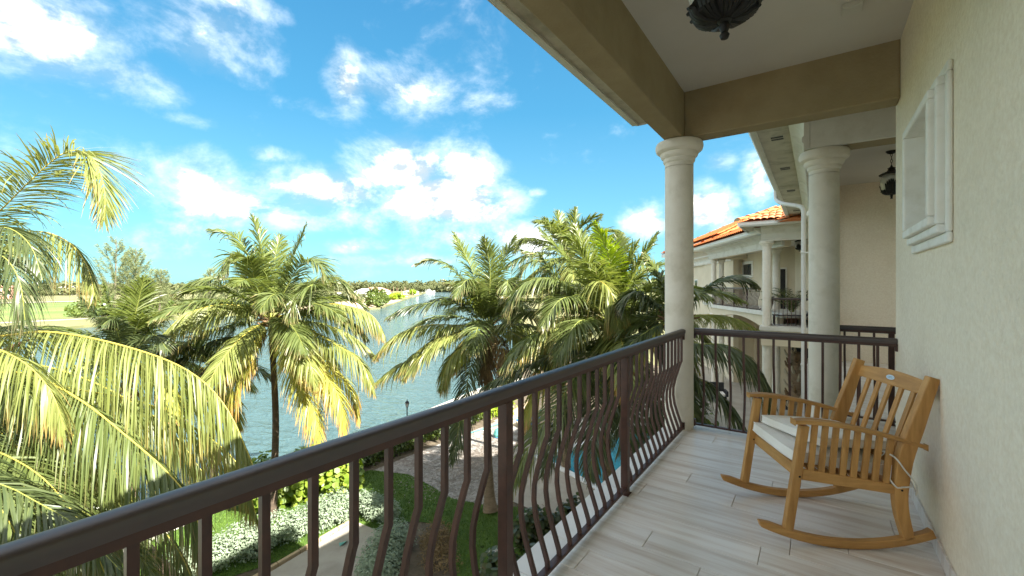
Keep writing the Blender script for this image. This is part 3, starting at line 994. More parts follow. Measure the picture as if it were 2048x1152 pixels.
planks(floor, -1.165, WX - .004, -.1, 4.86, 3)
for k in range(13):
    block('edge_tile', -1.335, -1.1675, -.1 + k * .395 + .0015, -.1 + (k + 1) * .395 - .0015 if k < 12 else 5.0, -.012, .001, 'edge_tile', floor)
for k in range(4):
    block('edge_tile', -1.1645 + k * .43 + .0015, -1.1645 + (k + 1) * .43 - .0015, 4.863, 5.0, -.012, .001, 'edge_tile', floor)
for k in range(4):
    pa(MB().box(WX - .013, WX - .0005, -.05 + k * 1.2 + .001, min(-.05 + (k + 1) * 1.2, 4.69) - .001, .001, .092), 'skirting_board', 'plank', .002)

# columns
CAP = [(.0, 3.031), (.205, 3.031), (.226, 3.022), (.238, 3.0), (.240, 2.965), (.230, 2.935), (.206, 2.916), (.190, 2.912), (.190, 2.890), (.182, 2.872), (.168, 2.857), (.160, 2.853), (.160, 2.825), (.153, 2.812), (.1435, 2.806), (.1435, 2.765)]


def column(parent, off, x, y, z0=0.0, top=3.031, r=.1425, mat='column', seg=36, base=None):
    k = r / .1425
    cap = MB().lathe([(a * k, top + (z - 3.031)) for a, z in CAP], x, y, seg)
    sh = MB().lathe([(r * 1.0, top - .27), (r * 1.01, (z0 + top) * .5), (r * 1.015, z0 + .02), (r * .99, z0)], x, y, seg)
    s = sh.build('column', mat, parent, off, smooth=.7)
    cap.build('capital', mat, s, off, smooth=.55)
    return s


column(A, A0, -1.2, 4.8, .001)


# ------------------------------------------------------------------ railings
def baluster_mesh(top, depth, w=.0205, z0=.03):
    prof = [(0, top), (0, top - .2), (.0, top - .255), (.012, top - .285), (.06, top - .44), (.080, top - .53), (.083, top - .61), (.070, top - .70),
            (.042, top - .79), (.014, top - .87), (.002, top - .905), (0, top - .93), (0, z0)]
    pts = [(0, a * depth / .083, z) for a, z in prof]
    m = MB()
    P = [Vector(p) for p in pts]
    vs, fs = [], []
    h = w / 2
    for i, p in enumerate(P):
        t = (P[min(i + 1, len(P) - 1)] - P[max(i - 1, 0)]).normalized()
        nn = Vector((0, -t.z, t.y))
        if nn.y < 0: nn = -nn
        for sx, sn in ((-1, -1), (1, -1), (1, 1), (-1, 1)):
            vs.append(p + Vector((sx * h, 0, 0)) + nn * (sn * h))
    for i in range(len(P) - 1):
        for j in range(4):
            fs.append((i * 4 + j, i * 4 + (j + 1) % 4, (i + 1) * 4 + (j + 1) % 4, (i + 1) * 4 + j))
    return m.add(vs, fs)


def railing(label, p0, rot, length, posts, bals, top=1.058, out=1, depth=.083, bz=.035, ends=True, rail_w=.064, detail=True, ext=(0, 0), group=None):
    """local x runs along the rail, the bellies of the bars swell to out * y"""
    r = thing('balcony_railing', label, 'railing', p0, rot, group)
    x0, x1 = 0 - ext[0], length + ext[1]
    w2 = rail_w / 2
    prof = [(-w2 * .86, top - .046), (-w2, top - .030)] + [(-w2 * math.cos(t), top - .017 + .017 * math.sin(t)) for t in np.linspace(.12, math.pi - .12, 13)] + [(w2, top - .030), (w2 * .74, top - .046)]
    MB().prism(prof, lambda a_, z, h: (h, a_, z), x0, x1).build('handrail', 'iron_top', r, smooth=.75)
    MB().box(x0, x1, -.019, .019, top - .072, top - .0455).build('rail_channel', 'iron', r)
    bevel(MB().box(x0, x1, -.02, .02, bz, bz + .018).build('bottom_rail', 'iron', r), .002, 1)
    if ends:
        for xe in (x0, x1):
            bevel(MB().box(xe - .012, xe + .012, -.022, .022, bz - .01, bz + .06).build('wall_bracket', 'iron', r), .002, 1)
            bevel(MB().box(xe - .012, xe + .012, -.022, .022, top - .11, top - .05).build('wall_bracket', 'iron', r), .002, 1)
    pme = None
    for px in posts:
        if pme is None:
            pme = bevel(MB().box(-.025, .025, -.025, .025, .0, top - .07).box(-.036, .036, -.036, .036, .0005, .008).build('post', 'iron', r), .002, 1)
            pme.location = (px, 0, 0)
        else:
            o = pme.copy(); C.objects.link(o); o.parent = r; o.location = (px, 0, 0)
    bm = baluster_mesh(top - .07, depth * out, z0=bz + .017)
    b0 = None
    for bx in bals:
        if b0 is None:
            b0 = bm.build('baluster', 'iron', r, smooth=.5)
            b0.location = (bx, 0, 0)
        else:
            o = b0.copy(); C.objects.link(o); o.parent = r; o.location = (bx, 0, 0)
    return r


# front rail: from behind the photographer to the column
P1y, P2y, RX = 1.549, 3.018, -1.128
y_start = -1.7
posts = [P1y - 1.536 - y_start + 0.0, P1y - y_start, P2y - y_start, ]
bals = []
for k in range(-24, 0):
    bals.append(P1y + k * .128 - y_start) if k != -12 else None
for k in range(1, 12):
    bals.append(P1y + k * (P2y - P1y) / 12 - y_start)
for k in range(1, 14):
    if P2y + k * .1225 < 4.63:
        bals.append(P2y + k * .1225 - y_start)
railing('dark brown iron balcony railing with bellied bars running from the foreground to the near column', (RX, y_start, 0), R(90), 4.645 - y_start, posts, bals, out=1)
# end rail: column to wall
xs = [-1.105 + .128 * k for k in range(1, 13)]
railing('brown iron end railing between the near column and the wall behind the rocking chair', (-1.055, 4.85, 0), 0, WX - 0.005 + 1.055, [], [x + 1.055 for x in xs], out=1)
# lantern over the balcony


def lantern(label, x, y, ztip, zceil, dia, group=None):
    r = thing('hanging_lantern', label, 'lantern', (x, y, zceil), 0, group)
    s = dia / .30
    z = lambda q: ztip + q * s - zceil
    # ribbed acorn of the cage bottom with a leaf crown
    n = 48
    prof = [(.012, .084), (.05, .088), (.092, .101), (.122, .120), (.136, .146)]
    vs, fs = [], []
    for i, (rr, zz) in enumerate(prof):
        for j in range(n):
            a = 2 * math.pi * j / n
            k = 1 + (.06 * math.cos(a * 12) + (.05 * abs(math.cos(a * 6)) if i >= 3 else 0)) * (i / 4)
            zz2 = zz + (.04 * abs(math.cos(a * 4)) if i == 4 else 0)
            vs.append((rr * k * s, 0, z(zz2), a))
    vs = [(v[0] * math.cos(v[3]), v[0] * math.sin(v[3]), v[2]) for v in vs]
    for i in range(len(prof) - 1):
        for j in range(n):
            fs.append((i * n + j, i * n + (j + 1) % n, (i + 1) * n + (j + 1) % n, (i + 1) * n + j))
    m = MB().add(vs, fs)
    cup = m.build('leaf_cup', 'black_iron', r, smooth=.8)
    sol = cup.modifiers.new('s', 'SOLIDIFY'); sol.thickness = .008 * s; sol.offset = -1
    lm = MB()
    for j in range(8):                                        # curled acanthus leaves round the rim of the cup
        a = 2 * math.pi * (j + .5) / 8
        for w in (-1, 0, 1):
            aa = a + w * .16
            pts = [(.035, .087), (.09, .096), (.122, .118), (.139, .148), (.152, .166 - .012 * abs(w)), (.163, .160 - .012 * abs(w))]
            lm.tube([(p[0] * s * math.cos(aa), p[0] * s * math.sin(aa), z(p[1])) for p in pts], [.006 * s, .012 * s, .015 * s, .015 * s, .012 * s, .006 * s], 6)
    for a0 in (262, 318, 14, 70, 126):                             # four tall leaf straps clasping the glass
        for w in range(-3, 4):
            aa = R(a0) + w * .155
            h_ = 1 - .09 * w * w / 2
            pts = [(.128, .12), (.152, .18), (.168, .24), (.178, .17 + .15 * h_), (.186, .17 + .19 * h_)]
            lm.tube([(p[0] * s * math.cos(aa), p[0] * s * math.sin(aa), z(p[1])) for p in pts], [.014 * s, .017 * s, .017 * s, .014 * s, .005 * s], 6)
    lm.build('cup_leaf', 'black_iron', r, smooth=1.0, kind='stuff')
    MB().lathe([(.001 * s, z(0)), (.016 * s, z(.002)), (.022 * s, z(.018)), (.014 * s, z(.030)), (.019 * s, z(.042)), (.025 * s, z(.058)), (.019 * s, z(.072)), (.032 * s, z(.082)), (.024 * s, z(.10))], 0, 0, 14).build('finial', 'black_iron', r, smooth=.8)
    # seeded glass bell with its diamond lattice
    gl = MB(); gp = [(.12, .145), (.148, .21), (.168, .29), (.16, .38), (.135, .44), (.10, .47)]
    gl.lathe([(a * s, z(b)) for a, b in gp], 0, 0, 28)
    gl.build('glass_bell', 'lamp_glass', r, smooth=.9)
    lat = MB()
    for j in range(14):
        for sg in (1, -1):
            pts = []
            for q in range(7):
                t = q / 6 * (len(gp) - 1); i = min(int(t), len(gp) - 2); f_ = t - i
                rr = (gp[i][0] * (1 - f_) + gp[i + 1][0] * f_ + .002) * s; zz = gp[i][1] * (1 - f_) + gp[i + 1][1] * f_
                aa = 2 * math.pi * j / 14 + sg * q * .13
                pts.append((rr * math.cos(aa), rr * math.sin(aa), z(zz)))
            lat.tube(pts, .0022 * s, 4, False)
    lat.build('glass_lattice', 'lamp_glass', r, kind='stuff')
    MB().lathe([(.10 * s, z(.465)), (.185 * s, z(.455)), (.19 * s, z(.47)), (.15 * s, z(.495)), (.07 * s, z(.53)), (.05 * s, z(.57)), (.065 * s, z(.585)), (.02 * s, z(.61)), (.012 * s, z(.64))], 0, 0, 24).build('lantern_cap', 'black_iron', r, smooth=.6)
    zc0 = z(.63)
    k = max(2, int((-.03 - zc0) / .045)); st = (-.03 - zc0) / k
    for i in range(k):
        pts = []
        for q in range(9):
            a = 2 * math.pi * q / 8
            h, v = .012 * math.cos(a), .030 * math.sin(a)
            pts.append((h if i % 2 else 0, 0 if i % 2 else h, zc0 + st * (i + .5) + v))
        MB().tube(pts, .0035, 5, False).build('chain_link', 'black_iron', r, smooth=1.5)
    MB().lathe([(.001, -.045), (.02, -.045), (.05, -.03), (.068, -.006), (.068, 0)], 0, 0, 20).build('ceiling_rose', 'black_iron', r, smooth=.7)
    return r


lantern('large black iron and seeded glass lantern hanging from the nearest balcony ceiling', *at(1449, 78, 2.0)[:2], at(1449, 78, 2.0)[2], 3.51, .30, 'lanterns of the balconies')
cf = thing('ceiling_fixture', 'small pale box fixed on the balcony ceiling at the top edge of the photo', 'ceiling fixture', (.21, 3.93, 3.51))
bevel(MB().box(-.06, .06, -.06, .06, -.035, 0).build('housing', 'white_plastic', cf), .006)
MB().box(-.045, .045, -.045, .045, -.0385, -.0355).build('cover', 'white_plastic', cf)

# ================================================================== ROCKING CHAIR
CH = thing('rocking_chair', 'honey coloured wooden rocking chair with cream cushions leaning against the stucco wall', 'rocking chair', (.008, 3.40, .002), R(28.1))


def side_poly(name, poly, y0, y1, mat, parent=CH, bv=.004):
    return bevel(MB().prism(poly, lambda a_, z, h: (a_, h, z), y0, y1).build(name, mat, parent, smooth=.5), bv)


def offset_path(pts, w, n=14):
    P = catmull([(p[0], 0, p[1]) for p in pts], n)
    T = nrm(np.gradient(P, axis=0)); Nn = np.stack([-T[:, 2], T[:, 0]], 1)
    ws = np.interp(np.linspace(0, 1, n), np.linspace(0, 1, len(w)), w)
    A_ = P[:, [0, 2]] + Nn * ws[:, None] / 2; B_ = P[:, [0, 2]] - Nn * ws[:, None] / 2
    return [tuple(x) for x in A_] + [tuple(x) for x in B_[::-1]]


for sgn in (-1, 1):
    yc = .305 * sgn
    # bowed runner
    xs_ = np.linspace(-.478, .440, 19)
    lowz = np.array([.0 + (abs(x + .02) ** 2) * .44 for x in xs_])
    lowz = lowz - lowz.min()
    hi_ = lowz + .046
    poly = [(x, z) for x, z in zip(xs_, lowz)] + [(xs_[-1] - .02, hi_[-1])] + [(x, z) for x, z in list(zip(xs_, hi_))[-2:0:-1]] + [(xs_[0] - .012, lowz[0] + .034)]
    side_poly('runner', poly, yc - .021, yc + .021, 'teak_x', bv=.006)
    # front leg, raked
    side_poly('front_leg', [(-.352, .088), (-.304, .082), (-.217, .69), (-.262, .695)], yc - .021, yc + .021, 'teak_z')
    # back leg and back post in one sawn curve
    pts = [(.305, .072), (.270, .22), (.262, .33), (.272, .44), (.290, .55), (.352, .74), (.432, .985)]
    side_poly('back_post', offset_path(pts, [.055, .066, .074, .082, .080, .066, .056], 22), yc - .021, yc + .021, 'teak_z', bv=.005)
    # side seat rail
    side_poly('side_rail', [(-.258, .378), (.235, .322), (.240, .378), (-.247, .440)], yc - .012, yc + .012, 'teak_x')
    # arm, crowned in side view
    ap = catmull([(-.300, 0, .712), (-.20, 0, .716), (-.03, 0, .698), (.18, 0, .655), (.395, 0, .594)], 16)
    poly = [(p[0], p[2] - .011) for p in ap] + [(p[0], p[2] + .012) for p in ap[::-1]]
    arm = MB()
    vs = []
    m_ = len(ap)
    for p, wd in zip(ap, [.050, .064, .070, .072, .072, .070, .068, .066, .062, .058, .054, .050, .046, .040, .034, .024]):
        for yy, zz in ((-1, -.012), (1, -.012), (1, .012), (-1, .012)):
            vs.append((p[0], yc + yy * wd / 2 + .004 * sgn, p[2] + zz))
    fs = [(0, 1, 2, 3), tuple((m_ - 1) * 4 + j for j in (3, 2, 1, 0))]
    for i in range(m_ - 1):
        for j in range(4):
            fs.append((i * 4 + j, i * 4 + (j + 1) % 4, (i + 1) * 4 + (j + 1) % 4, (i + 1) * 4 + j))
    bevel(arm.add(vs, fs).build('arm', 'teak_x', CH, smooth=.5), .006, 3)
    # slats between the arm and the side rail
    for k in range(8):
        t = (k + 1) / 9
        bx = -.262 + t * .508; tx = -.236 + t * .512
        bz = .437 - t * .060; tz = float(np.interp(tx, ap[:, 0], ap[:, 2])) - .008
        hw = .0165
        side_poly('arm_slat', [(bx - hw, bz - .012), (bx + hw, bz - .014), (tx + hw, tz), (tx - hw, tz)], yc - .007, yc + .007, 'teak_z', bv=.002)
    for (sx, sz_) in ((-.272, .40), (.262, .352)):
        m = MB(); m.tube([(sx, yc - .0225, sz_), (sx, yc + .0225, sz_)], .006, 10)
        m.build('bolt', 'black_iron', CH)
# front apron and back seat rail
side_poly('seat_apron', [(-.272, .375), (-.250, .371), (-.240, .437), (-.262, .441)], -.284, .284, 'teak_y')
side_poly('rear_seat_rail', [(.236, .318), (.258, .318), (.262, .372), (.240, .374)], -.284, .284, 'teak_y')
for k in range(6):
    s = -.20 + k * .078
    side_poly('seat_slat', [(s, .424 - (s + .25) * .12), (s + .055, .424 - (s + .305) * .12), (s + .055, .438 - (s + .305) * .12), (s, .438 - (s + .25) * .12)], -.285, .285, 'teak_y', bv=.002)
# crest rail with a gentle arch, along y
bdir = Vector((.312, 0, .95)).normalized()
bn = Vector((bdir.z, 0, -bdir.x))


def back_pt(y, h, dep):       # h metres up the raked back from the seat rail
    b = Vector((.268, 0, .42)) + Vector((.004, 0, 0)) + bdir * h + bn * dep
    return (b.x, y, b.z)


cr = MB(); vs = []
ny = 15
for i in range(ny):
    y = -.284 + .568 * i / (ny - 1)
    arch = .022 * math.cos(math.pi * y / .568)
    for h, d_ in ((.478, -.012), (.478, .012), (.552 + arch, .012), (.552 + arch, -.012)):
        vs.append(back_pt(y, h, d_))
fs = [(0, 1, 2, 3), tuple((ny - 1) * 4 + j for j in (3, 2, 1, 0))]
for i in range(ny - 1):
    for j in range(4):
        fs.append((i * 4 + j, i * 4 + (j + 1) % 4, (i + 1) * 4 + (j + 1) % 4, (i + 1) * 4 + j))
crest = bevel(cr.add(vs, fs).build('crest_rail', 'teak_y', CH, smooth=.5), .004)
lr = MB().hexa([back_pt(-.284, .035, -.012), back_pt(.284, .035, -.012), back_pt(.284, .035, .012), back_pt(-.284, .035, .012),
                back_pt(-.284, .085, -.012), back_pt(.284, .085, -.012), back_pt(.284, .085, .012), back_pt(-.284, .085, .012)])
bevel(lr.build('lower_back_rail', 'teak_y', CH), .003)
for k in range(5):
    y = -.188 + k * .094
    bevel(MB().hexa([back_pt(y - .016, .08, -.007), back_pt(y + .016, .08, -.007), back_pt(y + .016, .08, .007), back_pt(y - .016, .08, .007),
                     back_pt(y - .016, .482, -.007), back_pt(y + .016, .482, -.007), back_pt(y + .016, .482, .007), back_pt(y - .016, .482, .007)]).build('back_slat', 'teak_z', CH), .002)
bd = MB()
ring = lambda ry, rh, dep: [back_pt(.0 + ry * math.cos(2 * math.pi * j / 24), .525 + rh * math.sin(2 * math.pi * j / 24), dep) for j in range(24)]
bd.add(ring(.034, .015, -.0125) + ring(.034, .015, -.0145), [tuple(range(24, 48)), ] + [(j, (j + 1) % 24, (j + 1) % 24 + 24, j + 24) for j in range(24)])
badge = bd.build('maker_badge', 'badge', CH)
bt = MB()
for row, wd in ((-.004, .020), (.0035, .015)):
    for q in range(9):
        y = -wd + wd * 2 * q / 8
        bt.hexa([back_pt(y - .0013, .525 + row - .0018, -.0146), back_pt(y + .0013, .525 + row - .0018, -.0146), back_pt(y + .0013, .525 + row - .0018, -.0149), back_pt(y - .0013, .525 + row - .0018, -.0149),
                 back_pt(y - .0013, .525 + row + .0018, -.0146), back_pt(y + .0013, .525 + row + .0018, -.0146), back_pt(y + .0013, .525 + row + .0018, -.0149), back_pt(y - .0013, .525 + row + .0018, -.0149)])
bt.build('badge_print', 'badge_print', badge, kind='stuff')


def cushion(name, label, w, d, h, loc, rot, puff=.016, n=22, parent=None, ties=True):
    """boxed seat pad: w along y, d along x, with a piped edge and slight sag"""
    t = thing(name, label, 'cushion', loc, 0, 'cream seat cushions on the rocking chair')
    t.rotation_euler = rot
    vs, fs = [], []
    for side in (1, -1):
        for i in range(n + 1):
            for j in range(n + 1):
                x = -d / 2 + d * i / n; y = -w / 2 + w * j / n
                ex = min(i, n - i) / n; ey = min(j, n - j) / n
                e = min(1, ex * 7) ** .5 * min(1, ey * 7) ** .5
                # round the plan corners
                k = 1 - .035 * (max(0, 1 - ex * 5) * max(0, 1 - ey * 5))
                z = side * (h / 2 * (.72 + .28 * e) + puff * e * .55 * math.sin(math.pi * i / n) * math.sin(math.pi * j / n)
                            + .0018 * math.sin(x * 41 + y * 17) * e + .0015 * math.sin(y * 53 - x * 11) * e)
                vs.append((x * k, y * k, z))
    m_ = (n + 1) ** 2
    q = lambda s, i, j: s * m_ + i * (n + 1) + j
    for i in range(n):
        for j in range(n):
            fs.append((q(0, i, j), q(0, i + 1, j), q(0, i + 1, j + 1), q(0, i, j + 1)))
            fs.append((q(1, i, j), q(1, i, j + 1), q(1, i + 1, j + 1), q(1, i + 1, j)))
    edge = [(i, 0) for i in range(n)] + [(n, j) for j in range(n)] + [(i, n) for i in range(n, 0, -1)] + [(0, j) for j in range(n, 0, -1)]
    for a_, b_ in zip(edge, edge[1:] + edge[:1]):
        fs.append((q(0, *a_), q(1, *a_), q(1, *b_), q(0, *b_)))
    MB().add(vs, fs).build('cushion_pad', 'cushion', t, smooth=1.1)
    for side in (1, -1):
        P = [Vector(vs[q(0 if side > 0 else 1, *e)]) * 1.003 for e in edge]
        MB().tube([*P, P[0]], .0035, 6, False).build('piping', 'cushion', t, smooth=1.5)
    return t


chm = Matrix.Translation(CH.location) @ Matrix.Rotation(R(28.1), 4, 'Z')


def chw(p): return tuple(chm @ Vector(p))


cu1 = cushion('seat_cushion', 'lower cream seat cushion filling the seat of the rocking chair', .555, .545, .075, chw((-.020, 0, .470)), (0, R(6.8), R(28.1)))
cu2 = cushion('seat_cushion', 'upper cream cushion lying loose and tilted on top of the other one', .52, .52, .06, chw((.055, .03, .560)), (R(-2), R(4.5), R(28.1 + 13)))
tie = thing('cushion_tie', 'white cotton tie trailing from the cushions round the rear post of the rocking chair', 'cushion tie', chw((.22, -.30, .43)), R(28.1))
tl = lambda pts, r_=.0045: MB().tube(catmull(pts, 18), r_, 6).build('cord', 'cord', tie, smooth=1.5)
tl([(-.03, .05, .12), (.00, -.03, .11), (.05, -.035, .04), (.10, -.03, -.02), (.135, .0, -.07), (.145, .02, -.12)])
tl([(-.02, .05, .03), (.005, -.028, -.055), (.04, -.030, -.058), (.085, -.026, -.055), (.105, .01, -.06)])
tl([(-.02, .05, .08), (.02, .035, .115), (.06, .01, .04), (.12, .015, -.05), (.15, .03, -.10)], .003)

# ================================================================== NEIGHBOUR BLOCK (set back beyond the end rail)
B0 = (2.0, 11.0, GZ)
B = thing('apartment_building', 'neighbouring apartment block beyond the end rail with white entablature, vented eave and second column', 'building', B0)
pb = lambda m, name, mat, **k: pa(m, name, mat, parent=k.pop('parent', None) or B, off=B0, **k)
pb(MB().box(1.76, 1.9, 4.96, 10.9, -.02, 3.52), 'wall', 'stucco')
pb(MB().box(-.14, 1.9, 10.9, 18.6, GZ - .3, 3.9), 'end_wall', 'stucco')
pb(MB().box(1.9, 12, 4.96, 18.6, GZ - .4, 3.98), 'rear_wall', 'stucco_far')
pb(MB().box(.1, 1.9, 5.9, 10.9, GZ - .4, -.32), 'lower_wall', 'stucco_far')
pb(MB().box(.2, 1.76, 6.2, 10.9, 3.515, 3.6), 'ceiling', 'ceiling')
pb(MB().box(-.06, .2, 5.9, 10.897, 3.033, 3.88), 'front_beam', 'stucco_beam', bev=.01)
pb(MB().box(.2, 1.76, 5.9, 6.2, 3.036, 3.88), 'end_beam', 'stucco_beam', bev=.01)
ent = [(-.061, 3.028), (-.115, 3.028), (-.115, 3.10), (-.135, 3.115), (-.135, 3.17), (-.115, 3.185), (-.115, 3.50), (-.135, 3.53), (-.15, 3.60), (-.19, 3.68), (-.25, 3.74), (-.30, 3.76), (-.30, 3.80), (-.33, 3.82), (-.33, 3.902), (-.061, 3.902)]
pb(MB().prism(ent, lambda x, z, h: (x, h, z), 5.84, 18.42), 'entablature', 'white', smooth=.5)
pb(MB().box(-.06, 1.74, 5.842, 5.898, 3.03, 3.9), 'end_entablature', 'white', bev=.006)
pb(MB().box(-.76, -.332, 6.38, 18.4, 3.90, 3.96), 'eave_soffit', 'soffit')
pb(MB().box(-.332, 1.9, 5.3, 6.38, 3.985, 4.02), 'upper_soffit', 'soffit')
pb(MB().box(-.79, -.76, 6.38, 18.4, 3.87, 4.03), 'fascia', 'white')
pb(MB().prism([(-.79, 3.88), (-.85, 3.88), (-.885, 3.93), (-.885, 3.98), (-.905, 4.02), (-.885, 4.03), (-.79, 4.03)], lambda x, z, h: (x, h, z), 6.36, 18.4), 'gutter', 'gutter')
for yv in (6.7, 8.2, 10.4, 12.9, 16.4):
    v_ = MB().box(-.62, -.42, yv - .13, yv + .13, 3.893, 3.902).build('soffit_vent', 'soffit', B, B0)
    for j in range(7):
        if j == 3: continue
        block('vent_slot', -.605, -.435, yv - .105 + j * .03, yv - .085 + j * .03, 3.8905, 3.8945, 'dark', v_, off=B0, bw=0)
pb(hip(MB(), -.85, 12, 6.35, 18.4, 4.04, SL), 'roof', 'tile_orange')
column(B, B0, .07, 6.05, .001)
column(B, B0, .07, 10.72, .001)
dp = MB().tube(catmull([(-.83, 12.6, 3.92), (-.83, 12.6, 3.76), (-.80, 12.5, 3.62), (-.62, 11.75, 3.40), (-.30, 11.3, 3.24), (-.225, 11.18, 3.12), (-.225, 11.18, 2.9)], 26), .045, 12)
dp.tube([(-.225, 11.18, 2.92), (-.225, 11.18, GZ)], .045, 12)
pb(dp, 'downspout', 'gutter', smooth=.8)
for zz in (2.2, -.2):
    pb(MB().box(-.28, -.141, 11.12, 11.24, zz, zz + .03), 'pipe_strap', 'gutter')
floor_b = MB().box(-.14, 1.78, 5.78, 10.9, -.32, -.012).build('neighbour_balcony_floor', 'grout', kind='structure')
planks(floor_b, -.02, 1.755, 5.93, 10.89, 5)
for k in range(4):
    block('edge_tile', -.14 + .475 * k + .001, -.14 + .475 * (k + 1) - .001, 5.78, 5.927, -.012, .001, 'edge_tile', floor_b)
railing('brown iron railing of the neighbouring balcony, partly hidden behind the second column', (.21, 6.15, 0), 0, 1.53, [.45], [.05 + .128 * k for k in range(12) if abs(.05 + .128 * k - .45) > .05], out=-1)
railing('brown iron front railing of the neighbouring balcony behind the second column', (.07, 6.25, 0), R(90), 4.3, [1.4, 2.8], [.1 + .13 * k for k in range(32)], out=1)
lp = at(1783, 350, 6.44)
lantern('small dark lantern hanging in the neighbouring balcony, half hidden by the wall edge', lp[0], lp[1], 2.80, 3.515, .235, 'lanterns of the balconies')

# ================================================================== NEAR WING
C0 = (2.0, 22.0, GZ)
W = thing('apartment_wing', 'near wing with orange barrel tile hip roof and two white columns seen past the downspout', 'building', C0)
pw = lambda m, name, mat, **k: pa(m, name, mat, parent=k.pop('parent', None) or W, off=C0, **k)
column(W, C0, -1.53, 18.9, .001, top=3.19, r=.15, seg=24)
column(W, C0, -1.47, 22.7, .001, top=3.19, r=.15, seg=24)
for yy in (18.9, 22.7):
    s_ = MB().lathe([(.155, -.72), (.16, -3.5), (.16, GZ)], -1.53 if yy < 20 else -1.47, yy, 24)
    pw(s_, 'lower_column', 'column', smooth=.7)
pw(MB().box(-1.64, -1.42, 18.84, 23.0, 3.19, 3.72), 'side_beam', 'stucco_beam')
pw(MB().box(-1.42, 9, 18.84, 19.06, 3.193, 3.72), 'front_beam', 'stucco_beam')
pw(MB().box(-1.42, 9, 19.06, 23.2, 3.5, 3.58), 'ceiling', 'ceiling')
entf = [(-(p[0] + .061), p[1]) for p in ent]
entc = [(d_ * 1.25, 3.19 + (z - 3.028) * .60) for d_, z in entf]
pw(MB().prism(entc, lambda d_, z, h: (h, 18.838 - d_, z), -1.70, 9), 'entablature', 'white', smooth=.5)
pw(MB().prism(entc, lambda d_, z, h: (-1.642 - d_, h, z), 18.78, 25), 'side_entablature', 'white', smooth=.5)
pw(MB().box(-2.3, 9, 17.95, 18.53, 3.715, 3.76).box(-2.3, -1.95, 18.53, 25, 3.715, 3.76), 'eave_soffit', 'soffit')
pw(MB().prism([(0, 3.68), (-.05, 3.68), (-.09, 3.74), (-.09, 3.79), (-.11, 3.84), (0, 3.84)], lambda d_, z, h: (h, 17.95 + d_, z), -2.37, 9), 'gutter', 'gutter')
pw(MB().prism([(0, 3.68), (-.05, 3.68), (-.09, 3.74), (-.09, 3.79), (-.11, 3.84), (0, 3.84)], lambda d_, z, h: (-2.3 + d_, h, z), 17.85, 25), 'side_gutter', 'gutter')
pw(hip(MB(), -2.35, 9, 17.9, 27, 3.85, SL), 'roof', 'tile_orange')
roof_tiles(W, (-2.35, 17.88, 3.865), (1, 0, 0), (0, SLv[0], SLv[1]), 4.2, 7, SLv[0], True, False, .205, .36, 'tile_front', True, C0)
# hip cap tiles climbing from the corner
hv = Vector((1, 1, math.tan(R(SL)))).normalized()
hs_ = Vector((1, -1, 0)).normalized(); hn = hs_.cross(hv).normalized()
vs_, fs_ = tile_geo(.30, .44)
hm = bpy.data.meshes.new('hip_tile'); hm.from_pydata(vs_, [], fs_); hm.materials.append(MAT['tile_orange']); hm.shade_smooth(); hm.set_sharp_from_angle(angle=.9)
for k in range(9):
    o = link('hip_tile', hm, W)
    o.matrix_local = Matrix.Translation(Vector((-2.37, 17.86, 3.885)) + hv * (.42 * k) - Vector(C0)) @ Matrix((hs_, hv, hn)).transposed().to_4x4()
endc = MB(); endc.add([(math.cos(math.pi * j / 10) * .16, -.035, math.sin(math.pi * j / 10) * .11 + .03) for j in range(11)], [tuple(range(11))])
o = endc.build('hip_end_cap', 'kerb', W); o.matrix_local = Matrix.Translation(Vector((-2.37, 17.86, 3.875)) - Vector(C0)) @ Matrix((hs_, hv, hn)).transposed().to_4x4()
pw(MB().box(-1.75, 9, 18.55, 23.2, -.16, 0), 'floor_slab', 'white', bev=.01)
pw(MB().box(-1.70, 9, 18.60, 18.9, -.72, -.163), 'floor_beam', 'stucco_far', bev=.01)
pw(MB().box(-1.70, -1.42, 18.9, 23.2, -.72, -.163), 'side_floor_beam', 'stucco_far', bev=.01)
pw(MB().box(-.95, 9, 23.2, 27, GZ - .3, 3.8), 'rear_wall', 'stucco_far')
pw(MB().box(.55, 9, 19.4, 23.19, GZ - .3, 3.49), 'inner_wall', 'stucco_far')
pw(MB().box(-1.7, -.95, 23.4, 27, GZ - .3, 3.8), 'set_back_wall', 'stucco_far')
dr_ = pw(MB().box(-1.52, -1.10, 23.36, 23.40, 0, 2.35), 'door_frame', 'trim')
pw(MB().box(-1.46, -1.16, 23.345, 23.36, .02, 2.28), 'door', 'dark', parent=dr_)
pw(MB().box(-.9, .52, 23.17, 23.2, -3.4, -.9), 'lower_opening_shade', 'dark')  # flat dark panel for an opening, its colour also standing in for porch shade
pw(MB().box(-1.75, 9, 18.2, 23.2, -3.75, -3.45), 'terrace_slab', 'concrete')
railing('dark iron railing across the front of the near wing balcony', (-1.36, 18.78, 0), 0, 2.6, [1.3], [.1 + .13 * k for k in range(19)], out=-1, group='railings of the far balconies')
railing('dark iron railing along the side of the near wing balcony', (-1.56, 19.1, 0), R(90), 3.4, [1.7], [.1 + .13 * k for k in range(25)], out=1, group='railings of the far balconies')
lp = at(1600, 490, 17.6)
lantern('small dark lantern hanging under the near wing ceiling beside the downspout', -.55, 20.4, 2.85, 3.5, .26, 'lanterns of the balconies')
